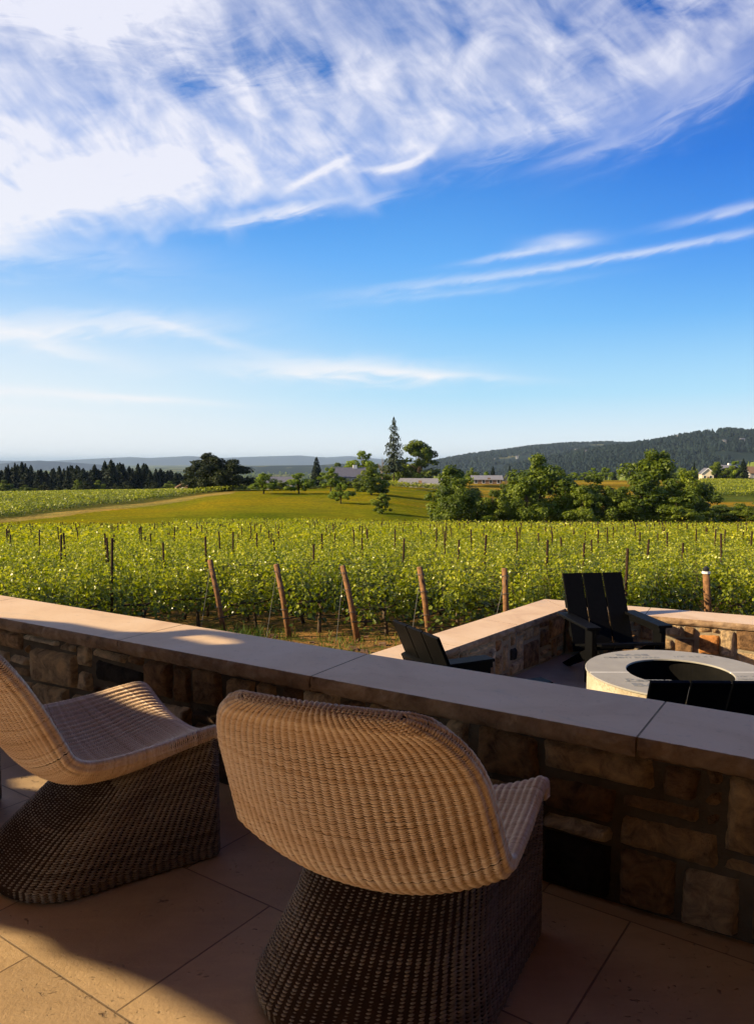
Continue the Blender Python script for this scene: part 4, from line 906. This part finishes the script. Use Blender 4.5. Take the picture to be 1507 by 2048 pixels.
BR = [broad_mesh(50+i, n=9000, lobes=60, leaf=.031, low=.03, skirt=.85) for i in range(5)]; BL = [broad_mesh(70+i, m=M_TREEL, n=5000, lobes=30, leaf=.036, low=.1) for i in range(4)]; OK_ = [broad_mesh(90+i, m=M_OAK, n=9500, lobes=64, leaf=.032, low=.0, skirt=.8) for i in range(2)]
CN = [conifer_mesh(110+i, 2600, width=w_, shape=.75, leaf=.055, low=.02) for i, w_ in enumerate((.19, .24, .16, .21))]
def tree(name, label, px, Y, ytop, wpx, ms, group=None, cat='tree', sink=0., zbase=None, parts=('crown', 'trunk'), wid=.72, dz=0):
    g = ground_at(px, Y); g.z += dz; top = CH-(ytop-(1024-102))*Y/F; hgt = top-g.z+.0; t_ = thing(name, label, cat, g-Vector((0, 0, sink)), random.uniform(0, 6.28), group)
    wsc = wpx*Y/F/wid; t_.scale = (wsc, wsc, hgt+sink)
    for me, nm in zip(ms, parts): link(nm, me, None, t_)
    return t_
# orchard trees on the meadow
tree('orchard_tree', 'small bright green round tree, leftmost on the meadow, just right of the dark oaks', 527, 166, 944, 52, BL[0])
tree('orchard_tree', 'bright green round meadow tree, second from the left on the crest', 597, 168, 944, 52, BL[1])
tree('orchard_tree', 'green meadow tree between the dark cone shaped conifer and the slate roofed house', 661, 180, 934, 48, BL[2])
tree('orchard_tree', 'low spreading green tree in the meadow below the slate roofed house', 681, 143, 963, 42, BL[3])
tree('orchard_tree', 'fuller dark green orchard tree in front of the tall pine', 742, 166, 930, 68, BR[0])
tree('orchard_tree', 'smallest orchard tree, alone lowest on the meadow slope', 764, 124, 984, 38, BR[1])
# group by the farmhouse
tree('cone_conifer', 'dark dense cone shaped conifer left of the slate roofed house', 633, 225, 914, 30, conifer_mesh(130, 2600, width=.36, low=.02, ragged=.12, leaf=.07, shape=.62))
tree('leafy_tree', 'tall bright yellow green tree behind the slate roofed house', 726, 262, 899, 58, BL[1])
tree('leafy_tree', 'dark green bushy tree left behind the slate roofed house', 674, 268, 924, 40, BR[3])
M_PINE = leafmat('pine_needles', (.018, .028, .014), (.04, .058, .028), (.09, .11, .05), .6, .2, .1, .1)
tree('tall_pine', 'tall slender pine towering over all the other trees, bare lower trunk', 787, 228, 834, 46, conifer_mesh(131, 3000, m=M_PINE, width=.33, low=.20, ragged=.5, leaf=.045, trunk_r=.020, shape=.7))
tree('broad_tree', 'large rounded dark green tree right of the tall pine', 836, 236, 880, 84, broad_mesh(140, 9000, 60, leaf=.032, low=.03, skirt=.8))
tree('leafy_tree', 'green bushy tree between the tall pine and the large rounded tree', 806, 246, 918, 44, BR[2])
tree('leafy_tree', 'low green tree just left of the bare trunk of the tall pine', 772, 250, 930, 42, BR[4])
bt = bare_mesh(5); bt.materials.append(plain('bare_wood', (.22, .17, .13), (.34, .28, .22), 8.))
tree('bare_tree', 'leafless pale tree left of the tall pine', 763, 240, 888, 40, (bt,), parts=('trunk',), wid=.9)
# dark oaks
tree('dark_oak', 'tallest dark oak, left end of the dark clump, airy upper crown', 414, 196, 904, 84, OK_[0], sink=.3)
tree('dark_oak', 'dense dark oak at the right end of the dark clump', 461, 192, 915, 88, OK_[1], sink=.3)
tree('dark_oak', 'lower dark oak filling the gap between the other two oaks', 437, 190, 911, 66, OK_[1], sink=.4)
# big leafy trees behind the right of the vineyard
rt = [(903, 106, 926, 86, BR[0], 'leafy green tree with two-stage crown, leftmost of the big trees beyond the vines'),
 (915, 99, 952, 72, BR[2], 'lower green tree in front of the leftmost big tree'),
 (985, 104, 978, 50, BR[3], 'short dark round tree between the two tallest crowns of the left half'),
 (1018, 110, 958, 56, BR[1], 'medium green tree just left of the tallest dense tree'),
 (1072, 107, 903, 108, BR[2], 'tall dense green tree rising in a peak above the vines'),
 (1052, 101, 950, 70, BR[4], 'dark bushy tree at the foot of the tall peaked tree'),
 (1134, 104, 954, 76, BR[0], 'bright sided green tree right of the tall peaked tree'),
 (1188, 108, 945, 74, BR[3], 'feathery green tree in the middle of the right hand group'),
 (1236, 102, 972, 66, BR[1], 'low dark shrubby tree left of the widest tree'),
 (1308, 109, 896, 104, BR[4], 'widest tall tree with a loose leaning yellowish top'),
 (1282, 103, 940, 92, BR[0], 'full green tree filling the left foot of the widest tree'),
 (1372, 106, 936, 82, BR[2], 'round shouldered tree right of the widest tree'),
 (1352, 101, 992, 70, BR[3], 'low dark bush tree at the right foot of the widest tree'),
 (955, 104, 988, 50, BL[3], 'small pale green shrub tree right of the leftmost big tree'),
 (1165, 101, 968, 64, BR[4], 'low dark green shrub tree beside the feathery tree')]
for px, Y, yt, w_, ms, lb in rt: tree('leafy_tree', lb, px, Y, yt, w_*1.22, ms, 'big leafy trees beyond the vineyard', sink=.25)
bt2 = bare_mesh(9); bt2.materials.append(plain('grey_wood', (.10, .075, .055), (.17, .13, .1), 8.))
tree('bare_tree', 'dark leafless tree poking up between the leafy trees at right', 1014, 132, 905, 34, (bt2,), parts=('trunk',), wid=.9)
for i, (px, Y, yt, w_) in enumerate([(1405, 118, 1003, 60), (1440, 122, 1008, 66), (1480, 121, 1005, 64), (1520, 120, 1001, 64), (1562, 120, 1004, 64), (1610, 120, 1000, 70), (1665, 120, 1000, 70)]):
    tree('dark_shrub', 'dark low shrub in the shaded hedge at the right', px, Y, yt, w_, BR[i % 5], 'shrubs of the shaded hedge', 'shrub', sink=.2)
for i, (px, Y, yt, w_) in enumerate([(800, 205, 972, 34), (822, 203, 974, 30), (846, 205, 973, 34), (868, 200, 974, 30), (890, 195, 976, 30), (925, 190, 980, 34)]):
    tree('hedge_shrub', 'dark bush in the hedge running right from the meadow crest', px, Y, yt+6, w_, BR[(i+2) % 5], 'bushes of the meadow hedge', 'bush', sink=.1)
# conifer wood on the left
cont = np.array([(-200, 938), (0, 945), (28, 930), (58, 934), (90, 950), (122, 940), (150, 936), (172, 946), (206, 928), (236, 928), (262, 940), (290, 932), (312, 942), (345, 948), (372, 952), (400, 952)])
rd = random.Random(12)
for i in range(110):
    px = -190+i*5.4+rd.uniform(-4, 4); Y = rd.uniform(282, 335); yt = np.interp(px, cont[:, 0], cont[:, 1])-9+abs(rd.gauss(0, 7))
    if px > 402: break
    tree('conifer', 'dark conifer in the wood beyond the left vineyard', px, Y, yt, rd.uniform(30, 52), CN[rd.randrange(4)], 'conifers of the left wood', wid=.42)
for i in range(26):
    px = -160+i*21+rd.uniform(-6, 6); Y = rd.uniform(268, 280)
    if px > 385: break
    tree('wood_edge_tree', 'rounded dull green tree along the edge of the conifer wood', px, Y, rd.uniform(958, 978), rd.uniform(22, 38), (OK_[0], BR[1], OK_[1], BR[3])[rd.randrange(4)], 'rounded trees at the wood edge', sink=.3)
# trees round the houses at right and scattered on the terrace beyond
rd = random.Random(33)
for i in range(34):
    px = 900+i*22+rd.uniform(-8, 8); Y = rd.uniform(335, 400)
    if 1395 < px < 1432: continue
    kind = rd.random(); ms = CN[rd.randrange(4)] if kind < .3 else (BR[rd.randrange(5)] if kind < .75 else BL[rd.randrange(4)])
    tree('windbreak_tree', 'tree in the loose line beyond the golden field and the houses', px, Y, rd.uniform(926, 945), rd.uniform(18, 34), ms, 'trees of the far windbreak')
for px, Y, yt, w_, ms, lb in [(1386, 322, 925, 16, CN[0], 'dark narrow conifer left of the cream gabled house'), (1432, 316, 922, 34, BR[1], 'dark green tree between the cream gable and the brown wing'), (1467, 314, 921, 30, BL[2], 'yellow green tree in front of the brown wing of the house'), (1484, 312, 917, 28, CN[1], 'dark broad conifer at the right end of the house')]:
    tree('house_tree', lb, px, Y, yt, w_, ms, wid=.5 if ms in CN else .72)
for i, (px, Y, yt, w_) in enumerate([(684, 208, 953, 34), (712, 207, 956, 30), (735, 206, 958, 30), (560, 209, 960, 28), (548, 205, 968, 26), (572, 210, 970, 30), (622, 206, 970, 34), (645, 206, 968, 30), (700, 206, 972, 30), (720, 205, 972, 30), (760, 205, 968, 34), (500, 215, 968, 30)]):
    tree('garden_bush', 'low green bush in the line along the meadow crest by the houses', px, Y, yt, w_, BR[i % 5], 'bushes along the meadow crest', 'bush')

# further vineyards (left block, strip on the crest, right block)
def block(name, label, test, xr, yr, step, per, size, hgt=1.1, ang=.5, seed=1):
    rd = np.random.default_rng(seed); c, s = math.cos(ang), math.sin(ang); pts = []
    for r_ in np.arange(-260, 260, step):
        for l in np.arange(-260, 260, 1.6):
            x = (xr[0]+xr[1])/2+l*c-r_*s; y = (yr[0]+yr[1])/2+l*s+r_*c
            if yr[0] < y < yr[1]:
                px = 753.5+F*x/y
                if xr[2] < px < xr[3] and test(px, y): pts.append((x, y))
    pts = np.array(pts); z = gz(pts[:, 0], pts[:, 1]); i = np.repeat(np.arange(len(pts)), per); m = len(i); u = rd.random(m)
    C = np.stack([pts[i, 0]+rd.normal(0, .5, m), pts[i, 1]+rd.normal(0, .28, m), z[i]+.35+u*hgt], 1); N = np.tile([0, -.2, .9], (m, 1)); T = np.clip(.12+.42*u+rd.normal(0, .12, m), 0, 1)
    o = link(name, fol_mesh(name, [leaves(C, N, size*rd.uniform(.6, 1.2, m), T, 'quad', rd)], M_VINEFAR)); tag(o, label, None, None, 'stuff')
block('vineyard_block', 'pale green vineyard block sloping up to the conifer wood', lambda px, y: y > 125+max(px, -300)*.127 and y < 262, (-70, -10, -230, 492), (100, 262), 2.3, 26, .36, ang=.35)
block('vineyard_block', 'green vineyard block below the houses at the right', lambda px, y: y > 196, (90, 120, 1398, 1760), (190, 318), 2.4, 22, .40, ang=-.12, seed=2)
block('vineyard_block', 'low vine strip along the hedge right of the meadow', lambda px, y: 1, (0, 30, 775, 905), (206, 236), 2.3, 22, .38, ang=-.1, seed=3)

# ------------------------------------------------------------------ houses and sheds
M_SLATE = plain('slate_roof', (.10, .10, .12), (.16, .16, .19), 3., .7, .3); M_CREAM = plain('cream_siding', (.62, .52, .36), (.7, .6, .44), 2., .8); M_WHITE = plain('white_paint', (.72, .70, .65), (.8, .78, .74), 2., .7)
M_BROWN = plain('brown_siding', (.16, .095, .055), (.24, .15, .09), 2., .8); M_GLASS = plain('window_glass', (.02, .025, .03), (.04, .05, .06), 2., .1, .6); M_GREYW = plain('grey_wall', (.30, .28, .25), (.38, .36, .32), 2., .8); M_METAL = plain('pale_metal_roof', (.20, .195, .19), (.28, .27, .26), 1., .5, .5)
def house(label, px, Y, w, dep, h_, rh, rz, wm, rm, gable_front=True, wins=3, name='house', chim=False, trim=None, over=.4, dz=0, door=True):
    g = ground_at(px, Y); t_ = thing(name, label, 'house' if name == 'house' else 'building', g+Vector((0, 0, dz)), rz)
    b = bmesh.new(); x, y = w/2, dep/2
    P = [(-x, -y, -1), (x, -y, -1), (x, y, -1), (-x, y, -1), (-x, -y, h_), (x, -y, h_), (x, y, h_), (-x, y, h_)]; vs = [b.verts.new(p) for p in P]
    if gable_front: r0, r1 = b.verts.new((0, -y, h_+rh)), b.verts.new((0, y, h_+rh)); fs = [(vs[0], vs[1], vs[5], r0, vs[4]), (vs[2], vs[3], vs[7], r1, vs[6]), (vs[1], vs[2], vs[6], vs[5]), (vs[3], vs[0], vs[4], vs[7])]
    else: r0, r1 = b.verts.new((-x, 0, h_+rh)), b.verts.new((x, 0, h_+rh)); fs = [(vs[0], vs[1], vs[5], vs[4]), (vs[2], vs[3], vs[7], vs[6]), (vs[1], vs[2], vs[6], r1, vs[5]), (vs[3], vs[0], vs[4], r0, vs[7])]
    for f in fs: b.faces.new(f)
    bmesh.ops.recalc_face_normals(b, faces=b.faces); me = bpy.data.meshes.new('wall'); b.to_mesh(me); link('wall', me, wm, t_)
    mb = MB(); th = .18; o_ = over
    for s in (-1, 1):
        if gable_front:
            sl_ = rh/x; a0 = (s*(x+o_), h_-sl_*o_); P = [(0, -y-o_, h_+rh+.02), (a0[0], -y-o_, a0[1]+.02), (a0[0], y+o_, a0[1]+.02), (0, y+o_, h_+rh+.02)]
        else:
            sl_ = rh/y; P = [(-x-o_, 0, h_+rh+.02), (-x-o_, s*(y+o_), h_-sl_*o_+.02), (x+o_, s*(y+o_), h_-sl_*o_+.02), (x+o_, 0, h_+rh+.02)]
        mb.hexa(P+[(p[0], p[1], p[2]+th) for p in P])
    ro = mb.build('roof', rm, t_)
    if gable_front:
        mb = MB()
        for s in (-1, 1):
            sl_ = rh/x; P = [(0, -y-o_-.08, h_+rh-.12), (s*(x+o_), -y-o_-.08, h_-sl_*o_-.12), (s*(x+o_), -y-o_-.02, h_-sl_*o_-.12), (0, -y-o_-.02, h_+rh-.12)]
            mb.hexa(P+[(p[0], p[1], p[2]+.36) for p in P])
        mb.build('gable_trim', trim or M_WHITE, t_)
    for i in range(wins):
        wx = -x+w*(i+.5)/wins; fr = MB(); fr.box((wx, -y-.02, h_*.55), (1.1, .08, 1.3)); f_ = fr.build('window', M_WHITE, t_); gl = MB(); gl.box((wx, -y-.05, h_*.55), (.86, .06, 1.06)); gl.build('pane', M_GLASS, f_)
    if door: dd = MB(); dd.box((x*.12, -y-.03, 1.), (1., .06, 2.1)); dd.build('door', M_BROWN, t_)
    if chim: cm = MB(); cm.box((x*.15, 0, h_+rh+.3), (1.2, 1.0, 1.3)); cm.build('cupola', M_WHITE, t_)
    return t_
house('grey walled farmhouse with wide slate blue roof behind the orchard trees', 704, 232, 11, 8, 2.6, 2.6, R(8), M_GREYW, M_SLATE, False, 3, chim=True)
house('small slate roofed house left of the cone shaped conifer', 560, 236, 9, 6, 2.2, 1.6, R(-6), M_GREYW, M_SLATE, False, 2)
house('low long shed with pale metal roof right of the large rounded tree', 842, 222, 12, 8, .9, 1.5, R(-18), M_GREYW, M_METAL, False, 2, 'shed')
house('low farm building with white roof behind the leftmost big trees', 972, 262, 10, 7, 1.4, 1.2, R(-4), M_BROWN, M_METAL, False, 4, 'shed')
house('dark wooden shed half hidden left of the dark oaks', 378, 205, 4.2, 5, 1.6, 1.0, R(-20), M_BROWN, M_SLATE, True, 1, 'shed', trim=M_BROWN)
house('cream house with bright white gable at the right edge', 1410, 318, 4.6, 7, 3.4, 2.0, R(-12), M_CREAM, M_SLATE, True, 2)
house('brown wing of the house with a long dark roof', 1452, 322, 13, 9, 3.6, 3.0, R(10), M_BROWN, M_SLATE, True, 3, chim=True)
house('brown roofed house cut off by the right edge', 1512, 330, 9, 8, 3.4, 2.6, R(-4), M_GREYW, M_BROWN, False, 2)

# ------------------------------------------------------------------ hills, far woods
def ridge(name, prof, Y0, Y1, zb, back_=1.5, seed=0, nxr=220, nyr=40, rough=.05, m=None, label=None):
    pxs_ = np.linspace(prof[0][0], prof[-1][0], nxr); top = np.interp(pxs_, [p[0] for p in prof], [p[1] for p in prof]); V = []
    for j in range(nyr*2):
        if j < nyr: u = j/(nyr-1); Y = Y0+(Y1-Y0)*u; h_ = math.sin(u*math.pi/2)**1.2
        else: u = (j-nyr+1)/nyr; Y = Y1*(1+u*(back_-1)); h_ = math.cos(u*math.pi/2)
        for i in range(nxr):
            H_ = (922-top[i])/F*Y1+CH-zb; x = (pxs_[i]-753.5)/F*Y; r_ = nz(x/Y1*9, Y/Y1*9, seed)*rough
            V.append((x, Y, zb-3+(H_+3)*max(0, h_*(1+r_*(1-h_)*4))))
    a = np.arange(2*nyr-1)[:, None]; b_ = np.arange(nxr-1)[None]; Q = np.stack([a*nxr+b_, a*nxr+b_+1, (a+1)*nxr+b_+1, (a+1)*nxr+b_], -1).reshape(-1, 4)
    V = np.array(V); o = struct(name, mesh(name, V, [Q], None, True), m); return V.reshape(2*nyr, nxr, 3)
def hillm(k, bs):
    P = geoP(k); n = k.noise(P, .004, 5, .6); c = k.ramp(n, [(.45, (.008, .018, .014)), (.6, (.015, .028, .018)), (.66, (.12, .12, .045)), (.72, (.17, .14, .06))]); k.put(bs.inputs['Base Color'], c)
M_HILL = mat('wooded_hill', hillm, .95, .1)
M_HILLF = plain('hazed_far_hill', (.028, .045, .075), (.04, .06, .095), .002, .95, .1)  # bluish base colour paints distance haze onto the hills
prA = [(850, 925), (900, 914), (950, 906), (1000, 900), (1060, 892), (1130, 886), (1200, 884), (1300, 884), (1900, 882)]
prB = [(1020, 930), (1100, 912), (1180, 897), (1240, 889), (1300, 881), (1350, 872), (1400, 864), (1450, 858), (1480, 862), (1507, 861), (1600, 856), (1900, 850)]
HA = ridge('hills', [(p[0], p[1]+4) for p in prA], 2600, 4300, -76, 1.4, 1, m=M_HILL)
HB = ridge('hills', [(p[0], p[1]+6) for p in prB], 1500, 2600, -62, 1.3, 2, m=M_HILL)
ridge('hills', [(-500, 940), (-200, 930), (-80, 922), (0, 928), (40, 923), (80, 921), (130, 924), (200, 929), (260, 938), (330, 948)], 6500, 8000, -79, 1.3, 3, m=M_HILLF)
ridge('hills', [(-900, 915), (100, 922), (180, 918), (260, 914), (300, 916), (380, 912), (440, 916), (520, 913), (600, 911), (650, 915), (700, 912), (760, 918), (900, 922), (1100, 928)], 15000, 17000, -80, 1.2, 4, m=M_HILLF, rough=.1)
ridge('hills', [(380, 940), (470, 933), (560, 931), (640, 930), (680, 927), (740, 931), (860, 935), (940, 938)], 4500, 5200, -78, 1.2, 5, m=M_HILL)
M_CONF = leafmat('hazed_conifer_needles', (.004, .010, .010), (.009, .020, .018), (.022, .038, .028), .7, .1, .05, .004)  # needles tinted bluish-dark, with distance haze put into the colour
def wood(name, label, pts, hmin, hmax, m, seed, wr=.24):
    """far-off wood: many small rough cones"""
    rd = np.random.default_rng(seed); n = len(pts); h_ = rd.uniform(hmin, hmax, n); w = h_*wr*rd.uniform(.7, 1.5, n); A = np.arange(6)*np.pi/3
    k = rd.random(n) < .55                                   # pointed or rounded crown
    lv = np.where(k[:, None], np.array([[.0, .55, .02]]), np.array([[.0, 1.0, .55]])); zz_ = np.where(k[:, None], np.array([[.05, .5, 1.]]), np.array([[.1, .55, .88]]))
    lv = lv+np.array([[.9, 0, 0]]); V = np.zeros((n, 3, 6, 3))
    for l in range(3):
        r = w*lv[:, l]; V[:, l, :, 0] = pts[:, 0:1]+r[:, None]*np.cos(A)*rd.uniform(.75, 1.2, (n, 6)); V[:, l, :, 1] = pts[:, 1:2]+r[:, None]*np.sin(A); V[:, l, :, 2] = pts[:, 2:3]+(h_*zz_[:, l])[:, None]*rd.uniform(.94, 1.06, (n, 6))
    a = np.arange(2)[:, None]; b_ = np.arange(6)[None]; Qb = np.stack([a*6+b_, a*6+(b_+1) % 6, (a+1)*6+(b_+1) % 6, (a+1)*6+b_], -1).reshape(-1, 4)
    Qb = np.vstack([Qb, [[12, 13, 14, 15], [12, 15, 16, 17]]]); Q = (Qb[None]+(np.arange(n)*18)[:, None, None]).reshape(-1, 4)
    o = link(name, mesh(name, V.reshape(-1, 3), [Q], np.repeat(np.clip(rd.normal(.4, .2, n), 0, 1), 18)), m); tag(o, label, None, None, 'stuff')
def on_ridge(H, n, seed, keep=lambda x, y: True, jmax=.52):
    rd = np.random.default_rng(seed); a = rd.uniform(0, H.shape[0]*jmax, n); b_ = rd.uniform(0, H.shape[1]-1, n); P = H[a.astype(int), b_.astype(int)]+np.stack([rd.normal(0, 9, n), rd.normal(0, 9, n), np.full(n, -1.)], 1)
    q = np.array([nz(p[0]*.004, p[1]*.004, 7.) for p in P]); return P[q < .22]
wood('woodland', 'dark conifer wood covering the nearer hill at the right', on_ridge(HB, 16000, 1), 9, 17, M_CONF, 1, .36)
wood('woodland', 'bluish wooded ridge descending toward the middle of the horizon', on_ridge(HA, 14000, 2), 11, 19, M_CONF, 2, .4)
rdn = np.random.default_rng(4); n = 15000; Yp = np.exp(rdn.uniform(math.log(480), math.log(5200), n)); pxp = rdn.uniform(-250, 1760, n); Xp = (pxp-753.5)/F*Yp
q = np.array([nz(a*.006, b_*.0035, 11.)+.5*nz(a*.02, b_*.008, 3.) for a, b_ in zip(Xp, Yp)]); kp = (q > -.02) | (Yp < 620) & (pxp < 900)
P = np.stack([Xp, Yp, gz(Xp, Yp)-.5], 1)[kp]; wood('woodland', 'scattered woods and tree lines across the low plain', P, 9, 19, M_TREE, 5, .36)
# small far houses on the hill
from mathutils.bvhtree import BVHTree
def bvh(H): n1, n2 = H.shape[:2]; return BVHTree.FromPolygons([tuple(p) for p in H.reshape(-1, 3)], [(a*n2+b, a*n2+b+1, (a+1)*n2+b+1, (a+1)*n2+b) for a in range(n1-1) for b in range(n2-1)])
BA, BB = bvh(HA), bvh(HB)
for i, (px, py, Y, w_) in enumerate([(1150, 903, 2300, 26), (1478, 886, 2250, 22), (1442, 889, 2250, 14), (1168, 908, 2200, 16), (990, 922, 2900, 30), (1032, 917, 3000, 24), (1352, 878, 2450, 14)]):
    hs = [h_ for h_ in (B_.ray_cast(Vector((0, 0, CH)), pxdir(px, py)) for B_ in (BA, BB)) if h_[0] is not None]
    if not hs: continue
    p = min(hs, key=lambda h_: h_[3])[0]-Vector((0, 14, 0)); w_ *= .45; hm = MB(); x, y, h_ = w_/2, 6, 10
    t_ = thing('far_house', ['pale far house on the hill slope above the middle trees', 'white far house on the hill near the right edge', 'tiny pale far house left of the white hill house', 'tiny pale house low on the wooded slope', 'pale far barn at the left foot of the hill', 'light far barn on the lower left ridge', 'small pale house on the skyline of the hill'][i], 'house', p)
    hm.box((0, 0, h_/2-8), (w_, 12, h_+16)); hm.build('wall', M_GREYW, t_); rm_ = MB(); rm_.hexa([(-x-1, -7, h_), (x+1, -7, h_), (x+1, 7, h_), (-x-1, 7, h_), (-x-1, -.3, h_+3), (x+1, -.3, h_+3), (x+1, .3, h_+3), (-x-1, .3, h_+3)]); rm_.build('roof', M_SLATE, t_)

# ------------------------------------------------------------------ air
mb = MB(); mb.box((0, 0, 330), (124000, 124000, 2*415)); hz = mb.build('haze', None) if False else None
hm = mesh('haze', [(x, y, z) for z in (-85, 172) for x, y in ((-61000, -60500), (61000, -60500), (61000, 61500), (-61000, 61500))], [np.array([(0, 3, 2, 1), (4, 5, 6, 7), (0, 1, 5, 4), (1, 2, 6, 5), (2, 3, 7, 6), (3, 0, 4, 7)])])
mv = bpy.data.materials.new('haze'); mv.use_nodes = True; k = NT(mv.node_tree); k.n.clear(); pv = k.n.new('ShaderNodeVolumePrincipled'); pv.inputs['Color'].default_value = (.58, .78, 1, 1); pv.inputs['Density'].default_value = 4.2e-5; pv.inputs['Anisotropy'].default_value = 0.
oo = k.n.new('ShaderNodeOutputMaterial'); k.l.new(pv.outputs[0], oo.inputs['Volume'])
hz = link('haze', hm, mv); hz['kind'] = 'stuff'
# a third wicker chair, almost wholly outside the left edge
chC = copy_tree(chA); chC.location = (-2.03, 3.26, 0); chC.rotation_euler.z = R(100-90); chC['label'] = 'woven wicker chair cut off by the left edge, only its base corner showing'
